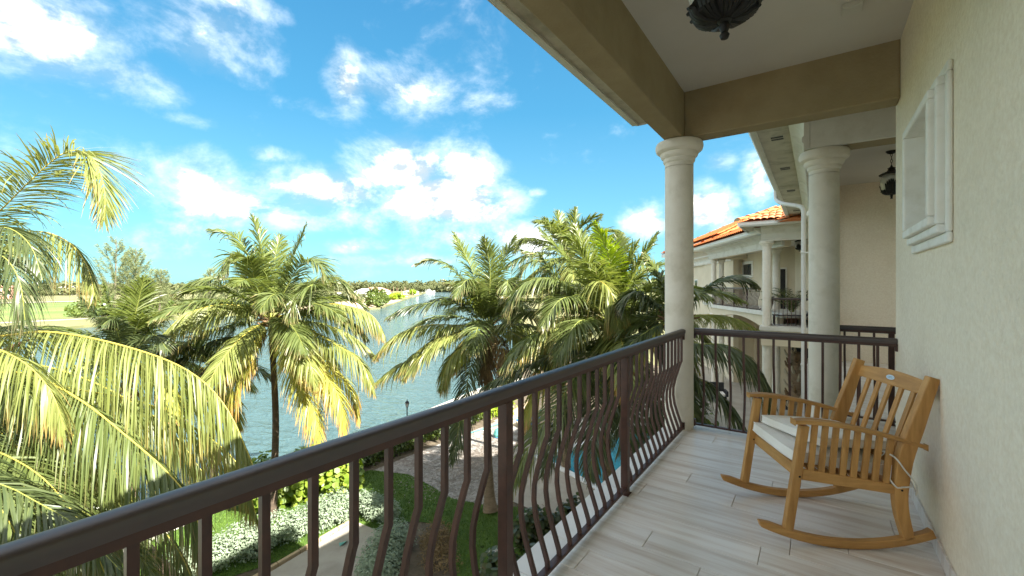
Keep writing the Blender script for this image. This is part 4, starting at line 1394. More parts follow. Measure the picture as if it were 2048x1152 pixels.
# things on that balcony
lo = thing('sun_lounger', 'dark sun lounger on the near wing balcony behind its railing', 'lounger', (-.65, 19.7, 0), R(8))
for q in range(7):
    MB().box(-.75 + q * .15, -.62 + q * .15, -.28, .28, .36, .39).build('slat', 'dark_cloth', lo)
MB().hexa([(.30, -.28, .36), (.85, -.28, .72), (.85, .28, .72), (.30, .28, .36), (.30, -.28, .40), (.83, -.28, .76), (.83, .28, .76), (.30, .28, .40)]).build('backrest', 'dark_cloth', lo)
for sx in (-.7, .5):
    for sy in (-.26, .26):
        MB().box(sx - .02, sx + .02, sy - .02, sy + .02, 0, .36).build('leg', 'dark_cloth', lo)


def potted_palm(label, x, y, z, h, n, seed, group=None):
    random.seed(seed)
    t = thing('potted_palm', label, 'potted plant', (x, y, z), 0, group)
    MB().lathe([(.0, .0), (.16, 0), (.2, .32), (.22, .36), (.19, .36), (.18, .33), (0, .33)], 0, 0, 18).build('pot', 'terracotta', t, smooth=.6)
    for k in range(n):
        a_ = k * 2.4
        P = auto_frond((0, 0, .34), a_, random.uniform(60, 85), h * random.uniform(.7, 1.1), 85)
        frond(t, (0, 0, 0), P, pairs=22, L=.26, droop=.25, lift=15, mat='leaf_shade', rib='midrib_green', rib_r=.008, w=.022)
    return t


potted_palm('leafy potted palm in the corner of the near wing balcony', -.80, 20.6, 0, 1.75, 22, 3)
potted_palm('bushy areca palm planted beside the lower terrace below the near wing', -2.3, 16.6, GZ + .6, 2.6, 22, 4)

# ================================================================== ANGLED FAR WING
dang = math.atan2(.885, -.466)
D = thing('apartment_wing', 'angled far wing with an orange hip roof, paired columns, bellied rail and arched beam', 'building', (-1.93, 21.3, GZ), dang)


def pd(m, name, mat, parent=None, **k):
    m.v = [(x, y, z - GZ) for x, y, z in m.v]
    bev = k.pop('bev', 0)
    o = m.build(name, mat, parent or D, **k)
    return bevel(o, bev) if bev else o


def dcol(x, y, z0, top, nm='column'):
    m = MB().lathe([(a_ * .9, top + (z - 3.031)) for a_, z in CAP[1:]] + [(.13, top - .27), (.135, z0)], x, y, 20)
    return pd(m, nm, 'column', smooth=.7)


FD = .45
for (x, y) in ((6.47, -.12), (6.5, -.55)):
    dcol(x, y, FD, 3.03)
    dcol(x, y, -4.1, -.05, 'lower_column')
pd(MB().box(-2, 6.62, -.24, -.002, 3.032, 3.5), 'front_beam', 'stucco_far')
pd(MB().box(6.40, 6.62, -1.9, -.24, 3.034, 3.5), 'end_beam', 'stucco_far')
entd = [(d_ * 1.6, 3.03 + (z - 3.03) * .62) for d_, z in entf]
pd(MB().prism(entd, lambda d_, z, h: (h, d_, z), -2, 6.75), 'entablature', 'white', smooth=.5)
pd(MB().prism([(.40, 3.55), (.80, 3.55), (.86, 3.62), (.86, 3.68), (.90, 3.74), (.40, 3.74)], lambda d_, z, h: (h, d_, z), -2.2, 7.3), 'gutter', 'gutter')
pd(MB().box(6.76, 7.2, -8, .4, 3.55, 3.74), 'end_gutter', 'gutter')
pd(MB().box(-2, 6.62, -1.9, -.24, 3.3, 3.36), 'ceiling', 'ceiling')
pd(hip(MB(), -4.5, 7.3, -9, .9, 3.75, 21), 'roof', 'tile_orange')
tm_off = (0, 0, GZ)
roof_tiles(D, (7.3, .9, 3.77 - GZ), (-1, 0, 0), (0, -math.cos(R(21)), math.sin(R(21))), 11, 12, math.cos(R(21)), True, False, .23, .40, 'tile_orange')
roof_tiles(D, (7.3, -9, 3.77 - GZ), (0, 1, 0), (-math.cos(R(21)), 0, math.sin(R(21))), 9.9, 12, math.cos(R(21)), True, True, .23, .40, 'tile_orange')
for k in range(13):
    a_ = Vector((7.3, .9, 3.79 - GZ)); v_ = Vector((-1, -1, math.tan(R(21)))).normalized()
    pd(MB().tube([tuple(a_ + v_ * (.42 * k) + Vector((0, 0, GZ))), tuple(a_ + v_ * (.42 * k + .44) + Vector((0, 0, GZ + .03)))], [.13, .11], 8), 'hip_tile', 'tile_orange', smooth=.9)
# back wall with its openings
pd(MB().box(-2, 7.85, -2.1, -1.9, .27, 3.5), 'rear_wall', 'stucco_far')
pd(MB().box(-4, 7.85, -5.6, -5.4, GZ, .26), 'porch_wall', 'stucco_far')  # set-back depth made up to throw the lower storey into shade
pd(MB().box(7.85, 11, -2.5, -2.2, GZ, 3.5), 'recessed_wall', 'stucco_far')
pd(MB().box(6.75, 20, -9, -2.5, GZ, 3.6), 'body', 'stucco_far')
pd(MB().box(-4, 6.75, -9, -2.1, .262, 3.7), 'inner_body', 'stucco_far')
pd(MB().box(-4, 6.75, -9, -5.6, GZ, .26), 'porch_body', 'stucco_far')


def dwin(x0, x1, z0, z1, y, mull=False, door=False):
    w = .16
    m = MB().box(x0 - w, x1 + w, y, y + .05, z1, z1 + w).box(x0 - w, x0, y, y + .05, z0, z1).box(x1, x1 + w, y, y + .05, z0, z1)
    if not door: m.box(x0 - w, x1 + w, y, y + .05, z0 - w, z0)
    f = pd(m, 'window_frame' if not door else 'door_frame', 'trim')
    pd(MB().box(x0, x1, y, y + .012, z0, z1), 'pane' if not door else 'door_leaf', 'glass' if not door else 'dark', f)
    if mull: pd(MB().box(x0, x1, y, y + .03, (z0 + z1) / 2 - .03, (z0 + z1) / 2 + .03), 'glazing_bar', 'trim', f)


dwin(5.7, 6.9, 2.12, 2.74, -1.9)
dwin(8.0, 8.55, FD, 2.55, -2.2, door=True)
dwin(9.55, 10.3, 2.1, 2.75, -2.2, mull=True)
# floor, arched beam
pd(MB().box(-2, 6.75, -1.9, .08, FD - .18, FD), 'floor_slab', 'white')
arch = [(-1.2, .26), (6.7, .26)] + [(6.7 - .45, -.40)] + [(6.25 - (6.25 + .75) * t, -.40 + .52 * math.sin(math.pi * t)) for t in np.linspace(0, 1, 14)] + [(-1.2, -.40)]
pd(MB().prism([(6.7, .265), (6.7, -.42), (6.3, -.42)] + [(6.3 - 7.1 * t, -.42 + .50 * math.sin(math.pi * t)) for t in np.linspace(.02, .98, 14)] + [(-.8, -.42), (-1.4, -.42), (-1.4, .265)],
         lambda x, z, h: (x, h, z), -.25, -.003), 'arched_beam', 'stucco_far')
rl = railing('bellied dark iron railing of the angled far wing balcony', (-1.93 - .466 * .1, 21.3 + .885 * .1, FD), dang, 6.2, [1.4, 3.0, 4.6], [.1 + .13 * k for k in range(47)], top=.98, out=1, group='railings of the far balconies')
pd(MB().box(2.6, 4.6, -5.39, -5.37, -4.1, -1.2), 'lower_door', 'dark')
pd(MB().box(-1.6, 1.4, -5.39, -5.37, -4.1, -1.4), 'lower_shutter', 'dark')
pd(MB().box(5.0, 5.15, -5.39, -5.36, -2.3, -2.1), 'wall_light', 'trim')
# part beyond the paired columns
pd(MB().box(6.8, 12.2, -1.6, -1.3, .25, 3.3), 'side_wall', 'stucco_far')
pd(MB().prism([(6.8, .25), (12.2, .25), (12.2, -4.1), (10.9, -4.1), (10.9, -1.0)] + [(9.3 + 1.6 * math.cos(t), -1.0 + .85 * math.sin(t)) for t in np.linspace(0, math.pi, 12)] + [(7.7, -4.1), (6.8, -4.1)],
         lambda x, z, h: (x, h, z), -1.6, -1.3), 'arched_wall', 'stucco_far')
pd(MB().box(7.4, 11.2, -1.9, -1.62, -4.1, -.1), 'screened_opening', 'dark')
pd(MB().box(6.78, 12.2, -1.3, -1.2, .20, .42), 'string_course', 'white')
pd(MB().prism([(d_, z - .05) for d_, z in entd], lambda d_, z, h: (h, d_ - 1.3, z), 6.9, 20), 'far_entablature', 'white', smooth=.5)
E_ = thing('apartment_building', 'farthest apartment block whose orange roof shows on both sides of the near column', 'building', (-1.93 - .466 * 15 - .885 * -3, 21.3 + .885 * 15 - .466 * -3, GZ), dang)
MB().box(-8.0, 6, -6, 1.6, 0, 10.9).build('wall', 'stucco_far', E_)
hip(MB(), -8.6, 7, -8, 2.6, 11.25, 24).build('roof', 'tile_orange', E_)
MB().box(-8.5, 6.9, 2.3, 2.62, 10.95, 11.2).build('gutter', 'gutter', E_)
roof_tiles(E_, (7, 2.6, 11.28), (-1, 0, 0), (0, -.9135, .4067), 15.6, 14, SLv[0], True, True, .26, .42, 'tile_orange')
roof_tiles(E_, (7, -8, 11.28), (0, 1, 0), (-.9135, 0, .4067), 10.6, 12, SLv[0], True, True, .26, .42, 'tile_orange')
for k in range(5):
    f = MB().box(-1 + k * 1.5, -.2 + k * 1.5, 1.6, 1.64, 7.2, 8.8).build('window_frame', 'trim', E_)
    MB().box(-.92 + k * 1.5, -.28 + k * 1.5, 1.64, 1.65, 7.28, 8.72).build('pane', 'glass', f)

# ---------------- lower terrace between the wings
terr = sheet('lower_terrace', [(-1.0, 18.2), (-2.6, 19.3), (-5.6, 24.5), (-8.5, 29.5), (-9.5, 33), (-2, 33), (3, 19)], -4.1, 'concrete', thick=2.8)
pl = thing('planter_wall', 'low beige planter wall at the edge of the terrace under the far wing', 'planter wall', (-5.2, 21.2, GZ))
MB().hexa([(-1.7, 2.6, 0), (2.0, -3.9, 0), (2.4, -3.7, 0), (-1.3, 2.8, 0), (-1.7, 2.6, 2.2), (2.0, -3.9, 2.2), (2.4, -3.7, 2.2), (-1.3, 2.8, 2.2)]).build('retaining_wall', 'stucco_far', pl)
MB().hexa([(-1.75, 2.6, 2.203), (2.0, -4.0, 2.203), (2.46, -3.7, 2.203), (-1.29, 2.9, 2.203), (-1.75, 2.6, 2.29), (2.0, -4.0, 2.29), (2.46, -3.7, 2.29), (-1.29, 2.9, 2.29)]).build('wall_cap', 'white', pl)
st = thing('garden_stair', 'pale concrete stair with black iron handrail climbing to the terrace of the far wing', 'stair', (-8.2, 27.6, GZ), dang)
for k in range(15):
    bevel(MB().box(3.2 - k * .3, 3.5 - k * .3, -.6, .6, 0, .18 * (k + 1)).build('step', 'dock', st), .01, 1)
rm = MB()
for sy in (-.58, .58):
    rm.tube([(3.4, sy, 1.1), (-1.0, sy, 3.75)], .022, 6)
    rm.tube([(3.4, sy, .35), (-1.0, sy, 3.0)], .015, 6)
    for k in range(29):
        x = 3.4 - k * .152; zz = .18 + k * .0915
        rm.tube([(x, sy, zz + .12), (x, sy, zz + .92)], .010, 5)
rm.build('stair_rail', 'black_iron', st, kind='stuff')


def patio_chair(label, x, y, z, rot):
    t = thing('patio_chair', label, 'chair', (x, y, z), rot, 'dark patio chairs on the lower terrace')
    MB().box(-.32, .32, -.32, .32, .18, .30).build('base', 'dark_cloth', t)
    bevel(MB().box(-.28, .28, -.26, .30, .303, .43).build('cushion', 'cushion', t), .03)
    MB().hexa([(-.32, .26, .30), (.32, .26, .30), (.32, .36, .30), (-.32, .36, .30), (-.32, .34, .85), (.32, .34, .85), (.32, .42, .85), (-.32, .42, .85)]).build('backrest', 'dark_cloth', t)
    for s in (-1, 1):
        MB().box(s * .36 - .04, s * .36 + .04, -.30, .34, .305, .55).build('arm', 'dark_cloth', t)
        for q in (-.26, .26):
            MB().box(s * .30 - .03, s * .30 + .03, q - .03, q + .03, 0, .18).build('leg', 'dark_cloth', t)


patio_chair('dark patio armchair nearest the lower columns of the far wing', -5.2, 24.6, -4.1, R(60))
patio_chair('dark patio armchair beside the stair under the far wing', -6.6, 26.4, -4.1, R(140))
patio_chair('dark patio armchair in the middle of the lower terrace', -3.9, 22.9, -4.1, R(20))
patio_chair('dark patio armchair deep under the near wing terrace', -.6, 20.6, -3.45, R(-20))
tb = thing('patio_table', 'low dark table among the armchairs on the lower terrace', 'table', (-4.7, 23.4, -4.1), R(30))
MB().box(-.55, .55, -.35, .35, .38, .42).build('tabletop', 'dark_cloth', tb)
for sx in (-.5, .5):
    for sy in (-.3, .3):
        MB().box(sx - .03, sx + .03, sy - .03, sy + .03, 0, .38).build('leg', 'dark_cloth', tb)
# old palm boots stacked like rough stone beside the terrace opening
rk = thing('rough_palm_stump', 'rough brown palm stump with woody leaf bases under the near wing', 'palm stump', (-.62, 19.9, -3.45))
MB().lathe([(.30, 0), (.27, .6), (.24, 1.6), (.22, 2.4)], 0, 0, 14).build('stump', 'trunk', rk, smooth=1)
for k in range(42):
    a_ = k * 2.4; zz = .05 + k * .056
    d_ = Vector((math.cos(a_), math.sin(a_), 0))
    p_ = d_ * (.24 - zz * .02)
    MB().tube([tuple(p_ + Vector((0, 0, zz))), tuple(p_ + d_ * .14 + Vector((0, 0, zz + .14))), tuple(p_ + d_ * .2 + Vector((0, 0, zz + .30)))], [.06, .05, .025], 5).build('leaf_base', 'limestone' if k % 3 else 'fibre', rk)

# ================================================================== GARDEN
G = GZ
# concrete pad with its kerb
padp = [(-12.75, 5.7), (-13.15, 9.15), (-10.75, 9.3), (-9.6, 6.2)]
pad = thing('concrete_pad', 'flat grey concrete pad with a tan kerb among the silver bushes', 'concrete pad', (-11.6, 7.6, G))
MB().hexa([(x, y, G) for x, y in padp] + [(x, y, G + .10) for x, y in padp]).build('slab', 'concrete', pad, (-11.6, 7.6, G))
ka, kb = Vector((-12.80, 5.0, 0)), Vector((-13.25, 9.25, 0))
for k in range(6):
    p, q = ka.lerp(kb, k / 6 + .002), ka.lerp(kb, (k + 1) / 6 - .002)
    bevel(MB().hexa([(p.x - .11, p.y, G), (p.x, p.y, G), (q.x, q.y, G), (q.x - .11, q.y, G), (p.x - .11, p.y, G + .14), (p.x, p.y, G + .14), (q.x, q.y, G + .14), (q.x - .11, q.y, G + .14)]).build('kerb_stone', 'kerb', pad, (-11.6, 7.6, G)), .01, 1)
sc_ = thing('plastic_scrap', 'small crumpled teal plastic scrap lying on the concrete pad', 'plastic scrap', tuple(gz(688, 1088, G + .1)))
MB().add([(-.18, -.06, .004), (.02, -.16, .004), (.10, .06, .13), (-.05, .16, .02), (.03, .02, .06)], [(0, 1, 4), (1, 2, 4), (2, 3, 4), (3, 0, 4)]).build('sheet', 'teal', sc_)
# stepping stones
for k, (u, v) in enumerate([(975, 1137), (990, 1105), (1032, 1052), (1056, 1033)]):
    p = gz(u, v, G + .02)
    t = tag(MB().lathe([(0, .05), (.18, .05), (.215, .035), (.225, 0)], 0, 0, 9).build('stepping_stone', 'rock'),
            ['rounded stepping stone closest to the building in the lawn', 'rounded stepping stone, second from the near end of the row', 'rounded stepping stone beside the base of the palm trunk', 'rounded stepping stone at the far end of the row near the deck'][k], 'stepping stone', 'stepping stones in the lawn')
    t.location = tuple(p); t.scale = (1.05, .8 + .1 * (k % 2), 1); t.rotation_euler = (0, 0, k * 1.1)
    t.data.shade_smooth()


def bush(name, label, cat, base, blobs, n, size, mat, shape, stems=10, group=None, seed=1, shell=.55, upw=.5, jitter=.35):
    random.seed(seed)
    t = thing(name, label, cat, base, 0, group)
    foliage('foliage', blobs, n, size, mat, shape, t, base, shell, upw, jitter)
    if stems:
        m = MB()
        for k in range(stems):
            c, r = random.choice(blobs)
            e = Vector(c) + Vector((random.uniform(-.6, .6) * r[0], random.uniform(-.6, .6) * r[1], random.uniform(0, .7) * r[2]))
            s = Vector((e.x * .6 + c[0] * .4, e.y * .6 + c[1] * .4, base[2]))
            m.tube([tuple(s), tuple((s + e) / 2 + Vector((random.uniform(-.1, .1), random.uniform(-.1, .1), 0))), tuple(e)], [.022, .016, .006], 5)
        m.build('stems', 'bark', t, base, smooth=1.2, kind='stuff')
    return t


def lump(x0, y0, x1, y1, w, h, n, seed, z=G):
    r_ = random.Random(seed)
    out = []
    for k in range(n):
        f_ = (k + .5) / n
        x = x0 + (x1 - x0) * f_ + r_.uniform(-.3, .3) * w; y = y0 + (y1 - y0) * f_ + r_.uniform(-.2, .2) * w
        hh = h * r_.uniform(.75, 1.12)
        out.append(((x, y, z + hh * .48), (w * r_.uniform(.75, 1.15), w * r_.uniform(.75, 1.15), hh * .55)))
    return out


bush('seagrape_bush', 'broad seagrape bush with big round bright leaves beside the lawn', 'bush', (-16.3, 9.0, G), lump(-17.4, 7.6, -15.6, 10.6, .85, 1.75, 9, 5), 5200, .19, 'leaf_grape', 'round', 16, seed=2)
bush('seagrape_bush', 'dark seagrape bush below the tall palm trunk at the canal edge', 'bush', (-17.6, 10.4, G), lump(-18.3, 9.3, -16.8, 11.6, .7, 1.3, 6, 6), 2200, .17, 'leaf_hedge', 'round', 10, seed=3)
bush('silver_bush', 'pale silver leaved bush along the kerb of the concrete pad', 'bush', (-14.2, 7.2, G), lump(-14.6, 4.2, -13.8, 9.2, .62, .95, 10, 7), 15000, .08, 'leaf_silver', 'oval', 18, seed=4)
bush('silver_bush', 'smaller silver leaved bush at the far corner of the concrete pad', 'bush', (-13.2, 10.0, G), lump(-13.8, 9.7, -12.3, 10.1, .5, .85, 5, 8), 5600, .08, 'leaf_silver', 'oval', 10, seed=5)
bush('silver_bush', 'blue green silver bush between the concrete pad and the building', 'bush', (-9.9, 8.4, G), lump(-11.2, 9.4, -9.6, 7.2, .62, .9, 6, 9), 8500, .08, 'leaf_silver', 'oval', 14, seed=6)
bush('clipped_hedge', 'long dark green hedge between the canal walk and the gravel bed', 'hedge', (-16.9, 16.0, G), lump(-17.2, 11.8, -17.1, 20.8, .62, 1.25, 18, 10), 9500, .13, 'leaf_hedge', 'oval', 30, seed=7)
bush('dry_shrub', 'low dry brown undergrowth around the blue green silver bush', 'shrub', (-9.6, 10.2, G), lump(-10.3, 10.3, -8.9, 9.2, .55, .4, 7, 11), 2600, .10, 'leaf_dry', 'lance', 12, seed=8, jitter=.9)
bush('round_leaf_shrub', 'dark round leaved shrub growing against the balcony wall below', 'shrub', (-6.4, 12.4, G), lump(-7.6, 11.2, -5.9, 14.0, .55, 1.1, 7, 12), 2300, .17, 'leaf_shade', 'round', 14, seed=9)
bush('round_leaf_shrub', 'dark shrub near the stepping stones close under the balcony', 'shrub', (-6.0, 9.8, G), lump(-6.9, 9.0, -5.4, 10.8, .6, 1.3, 6, 13), 2000, .16, 'leaf_shade', 'round', 12, seed=10)
bush('lime_shrub', 'bright lime green shrub by the fence beyond the sandy ground', 'shrub', (-15.2, 30.0, G), lump(-16.6, 29, -13.2, 31, .9, 2.2, 6, 14), 2600, .20, 'leaf_lime', 'oval', 8, seed=11)
bush('lime_shrub', 'small lime green shrub at the end of the dark hedge', 'shrub', (-16.6, 21.8, G), lump(-17.0, 21.2, -16.0, 22.6, .6, 1.9, 4, 15), 1800, .15, 'leaf_lime', 'oval', 8, seed=12)
bush('broadleaf_shrub', 'glossy green broad leaved shrub below the far wing terrace', 'shrub', (-4.0, 17.0, G), lump(-4.9, 16.6, -3.4, 17.6, .8, 4.1, 9, 16), 2600, .26, 'leaf_hedge', 'oval', 10, seed=13)
bush('broadleaf_shrub', 'dark shrub filling the corner below the end rail of the balcony', 'shrub', (-2.7, 13.4, G), lump(-4.6, 13.0, -2.0, 13.6, .9, 1.8, 6, 17), 1800, .22, 'leaf_shade', 'oval', 10, seed=14)
# fallen twigs over the gravel
m = MB()
random.seed(21)
for k in range(70):
    x, y = random.uniform(-15.5, -10), random.uniform(13, 20)
    a_ = random.uniform(0, 3.14); l_ = random.uniform(.15, .7)
    m.tube([(x, y, G + .02), (x + math.cos(a_) * l_, y + math.sin(a_) * l_, G + .03 + random.uniform(0, .05))], [.010, .005], 4)
tag(m.build('fallen_twigs', 'bark', kind='stuff'), 'thin brown twigs scattered over the gravel bed', 'twigs')
gv = np.stack([RNG.uniform(-16.2, -9.6, 9000), RNG.uniform(12.3, 21, 9000)], 1)
gok = in_poly(gv[:, 0], gv[:, 1], [(-16.3, 12.4), (-16.0, 21), (-14.2, 21), (-11.4, 15.9), (-10.2, 14.0), (-9.6, 13.2), (-13.2, 12.8)])
gv = gv[gok]
gvn = len(gv)
foliage('leaf_litter', [((-13.2, 16.0, G + .03), (2.9, 4.2, .035))], 5200, .085, 'leaf_litter', 'oval', None, (0, 0, 0), .0, 2.5, .3)
tag(bpy.data.objects['leaf_litter'], 'pale fallen leaves and shell grit over the gravel bed', 'leaf litter')


def lamp_post(label, x, y, z, h, group=None):
    t = thing('lamp_post', label, 'lamp post', (x, y, z), 0, group)
    MB().lathe([(.10, 0), (.10, .12), (.07, .16), (.06, .3), (.045, .36), (.035, .4), (.03, h - .62), (.045, h - .60), (.03, h - .57), (.05, h - .5), (.012, h - .46)], 0, 0, 14).build('post', 'black_iron', t, smooth=.6)
    lg = MB(); z0 = h - .48
    for k in range(6):
        a_ = k * math.pi / 3
        lg.tube([(.06 * math.cos(a_), .06 * math.sin(a_), z0), (.115 * math.cos(a_), .115 * math.sin(a_), z0 + .26)], .010, 5)
    lg.lathe([(.125, z0 + .26), (.13, z0 + .28), (.08, z0 + .36), (.03, z0 + .40), (.02, z0 + .44), (.03, z0 + .46), (.004, z0 + .50)], 0, 0, 12)
    lg.build('lantern_frame', 'black_iron', t, smooth=.6)
    MB().lathe([(.055, z0 + .005), (.105, z0 + .255)], 0, 0, 6).build('lantern_glass', 'lamp_glass', t)


lamp_post('black iron lamp post standing on the canal walk behind the hedge', -20.15, 17.6, G + .05, 1.42)
# pipes, float and lounger on the sandy ground by the pool deck
pp = thing('pool_pole', 'long pale aluminium pool pole lying across the sandy ground', 'pole', (-14.6, 21.5, G + .02))
MB().tube([(-.9, -2.4, .05), (1.6, 4.0, .12)], .022, 8).build('pole', 'gutter', pp)
pt = thing('water_pipe', 'turquoise water pipe lying at the edge of the sandy ground', 'pipe', (-15.3, 20.5, G + .02))
MB().tube(catmull([(-.6, -2.2, .04), (-.2, 0, .06), (.2, 3.0, .05), (.9, 6.0, .05)], 16), .03, 8).build('pipe', 'teal', pt, smooth=1)
nt_ = thing('leaf_net', 'crumpled turquoise net standing at the end of the pool pole', 'net', (-14.3, 18.9, G + .02))
MB().lathe([(.22, .02), (.25, .16), (.16, .36), (.05, .46), (.01, .48)], 0, 0, 9).build('net_bag', 'teal', nt_)
MB().tube([(.22 * math.cos(a_), .22 * math.sin(a_), .02) for a_ in np.linspace(0, 6.283, 13)], .014, 6, False).build('hoop', 'blue', nt_)
for k, (u, v) in enumerate([(1054, 857), (1071, 846)]):
    p = gz(u, v, G + .03)
    lo = thing('pool_lounger', ['white pool lounger with a blue pad at the deck edge, the nearer one', 'white pool lounger with a blue pad, half behind the palm leaves'][k], 'lounger', tuple(p), R(-25), 'blue pool loungers on the deck')
    MB().box(-.9, .5, -.3, .3, .24, .29).build('frame', 'gutter', lo)
    MB().box(-.88, .48, -.26, .26, .293, .34).build('pad', 'blue', lo)
    MB().hexa([(.5, -.3, .24), (1.0, -.3, .62), (1.0, .3, .62), (.5, .3, .24), (.5, -.3, .30), (.97, -.3, .68), (.97, .3, .68), (.5, .3, .30)]).build('backrest', 'blue', lo)
    for sx in (-.8, .4):
        for sy in (-.26, .26):
            MB().box(sx - .025, sx + .025, sy - .025, sy + .025, 0, .24).build('leg', 'gutter', lo)
fe = thing('metal_fence', 'black metal picket fence beyond the sandy ground behind the palms', 'fence', (-13.0, 33.0, G))
for z_ in (.15, 1.35):
    MB().box(-4.5, 5.5, -.02, .02, z_, z_ + .04).build('rail', 'black_iron', fe)
pk = None
for k in range(76):
    x = -4.5 + k * .13
    if pk is None:
        pk = MB().box(-.009, .009, -.009, .009, .05, 1.5).build('picket', 'black_iron', fe); pk.location = (x, 0, 0)
    else:
        o = pk.copy(); C.objects.link(o); o.parent = fe; o.location = (x, 0, 0)

# ================================================================== PALMS
Y_ = dict(mat='leaf_yellow', rib='midrib', droop=.75, lift=-5, t0=.14)
O_ = dict(mat='leaf_old', rib='midrib', droop=.7, lift=0)
Mi = dict(mat='leaf_mid', rib='midrib_green', droop=.5, lift=12)
Yo = dict(mat='leaf_young', rib='midrib_green', droop=.38, lift=16, L=1.1)
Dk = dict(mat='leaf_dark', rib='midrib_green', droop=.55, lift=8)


def K(base, **k):
    d_ = dict(base); d_.update(k); return d_


# leaning palm on the far left, whose fronds fill the foreground
c1 = at(-150, 690, 6.8 * 1.28)
random.seed(5)
P1f = [
    ([(0, 672, 6.4), (100, 664, 6.3), (240, 690, 6.15), (370, 738, 6.0), (450, 812, 5.9), (508, 935, 5.8)], K(O_, pairs=92, L=1.12, droop=1.25, hang=.35, w=.040, rib_r=.030)),
    ([(-60, 742, 6.2), (55, 748, 5.9), (160, 800, 5.7), (250, 870, 5.6), (335, 945, 5.5), (388, 1015, 5.45), (404, 1110, 5.4)], K(O_, pairs=95, L=1.12, droop=1.0, hang=.25, w=.042, rib_r=.032, mat='leaf_mid')),
    ([(60, 758, 6.7), (150, 778, 6.7), (290, 806, 6.6), (400, 862, 6.5), (478, 932, 6.4), (512, 1030, 6.3)], K(O_, pairs=84, L=1.05, droop=1.2, hang=.35, w=.036)),
    ([(-30, 830, 6.6), (20, 882, 6.4), (95, 945, 6.3), (160, 990, 6.2), (205, 1030, 6.1)], K(O_, pairs=64, L=1.0, droop=.8, hang=.2, w=.038, rib_r=.032)),
    ([(-120, 840, 5.6), (-40, 960, 5.0), (10, 1030, 4.8), (40, 1090, 4.7), (60, 1180, 4.6)], K(O_, pairs=70, L=.95, droop=.5, lift=8, w=.040, mat='leaf_mid')),
    ([(-90, 860, 6.2), (10, 955, 5.9), (120, 1000, 5.8), (230, 1065, 5.7), (320, 1160, 5.6)], K(Mi, pairs=74, L=1.0, droop=.6, w=.038)),
    ([(-100, 900, 6.6), (20, 1010, 6.4), (120, 1080, 6.3), (200, 1170, 6.2)], K(Mi, pairs=66, L=1.0, droop=.7, w=.038)),
    ([(-60, 720, 7.6), (80, 730, 7.6), (210, 775, 7.6), (330, 850, 7.5), (410, 950, 7.5)], K(O_, pairs=76, L=1.0, droop=1.2, hang=.3, w=.038, mat='leaf_mid')),
    ([(-80, 790, 7.0), (20, 810, 6.9), (130, 860, 6.8), (220, 930, 6.7), (280, 1030, 6.7)], K(O_, pairs=76, L=1.05, droop=1.0, hang=.2, w=.038)),
    ([(-100, 870, 5.6), (0, 905, 5.3), (90, 960, 5.2), (170, 1060, 5.1), (215, 1160, 5.1)], K(O_, pairs=74, L=1.0, droop=.8, w=.040, mat='leaf_mid')),
    ([(-110, 930, 5.4), (-20, 1000, 5.1), (60, 1080, 5.0), (110, 1190, 4.9)], K(Mi, pairs=70, L=1.0, droop=.6, w=.040)),
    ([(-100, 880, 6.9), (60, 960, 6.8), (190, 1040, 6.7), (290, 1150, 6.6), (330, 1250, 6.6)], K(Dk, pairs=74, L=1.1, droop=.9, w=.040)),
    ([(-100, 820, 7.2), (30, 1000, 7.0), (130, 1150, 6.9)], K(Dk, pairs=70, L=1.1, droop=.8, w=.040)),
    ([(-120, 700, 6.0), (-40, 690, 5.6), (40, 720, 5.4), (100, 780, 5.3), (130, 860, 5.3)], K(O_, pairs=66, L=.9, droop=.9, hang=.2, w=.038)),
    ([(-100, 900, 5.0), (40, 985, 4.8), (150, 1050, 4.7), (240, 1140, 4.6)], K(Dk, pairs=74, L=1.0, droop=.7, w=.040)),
    ([(-60, 800, 7.4), (120, 900, 7.3), (250, 990, 7.2), (350, 1090, 7.1), (400, 1200, 7.1)], K(O_, pairs=80, L=1.05, droop=1.1, hang=.25, w=.038, mat='leaf_mid')),
    ([(-110, 760, 7.4), (0, 850, 7.6), (110, 900, 7.7), (230, 985, 7.8), (290, 1080, 7.8)], K(Y_, pairs=60, L=.9, droop=.9, w=.036)),
    ([(-90, 560, 6.6), (-40, 465, 6.5), (10, 412, 6.45), (80, 343, 6.4), (132, 304, 6.4), (172, 306, 6.4), (198, 340, 6.35), (210, 392, 6.3), (208, 440, 6.3)], K(O_, pairs=86, L=.95, droop=.35, lift=4, w=.034, t0=.34)),
    ([(-90, 560, 7.2), (-20, 485, 7.1), (60, 463, 7.0), (110, 470, 7.0), (150, 496, 6.9), (178, 542, 6.9), (188, 590, 6.8)], K(O_, pairs=74, L=.85, droop=.95, hang=.2, w=.032)),
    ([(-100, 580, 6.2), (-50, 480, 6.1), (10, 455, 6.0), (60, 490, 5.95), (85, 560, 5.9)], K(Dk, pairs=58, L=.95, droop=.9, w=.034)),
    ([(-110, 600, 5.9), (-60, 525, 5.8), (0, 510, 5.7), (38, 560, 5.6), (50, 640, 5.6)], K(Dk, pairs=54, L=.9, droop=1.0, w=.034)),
]
palm('big leaning coconut palm whose long drooping fronds fill the left edge of the photo', (-11.9, 4.3, G), tuple(c1), P1f, n_auto=9, L_auto=4.6, trunk_r=.20,
     bow=(-1.1, .2), azs=[R(x) for x in (150, 185, 215, 245, 275, 130, 200, 260, 170)], leaf=1.1, seed=5, skirt=0, elevs=(75, -20), wmul=.72, ds=1.28, pmul=2.4)
bl = thing('flower_stalk', 'orange flower stalk with a pale pink sheath in the crown of the leaning palm', 'flower stalk', tuple(at(-10, 745, 8.4)))
o0 = Vector(at(-10, 745, 8.4)); m = MB(); random.seed(9)
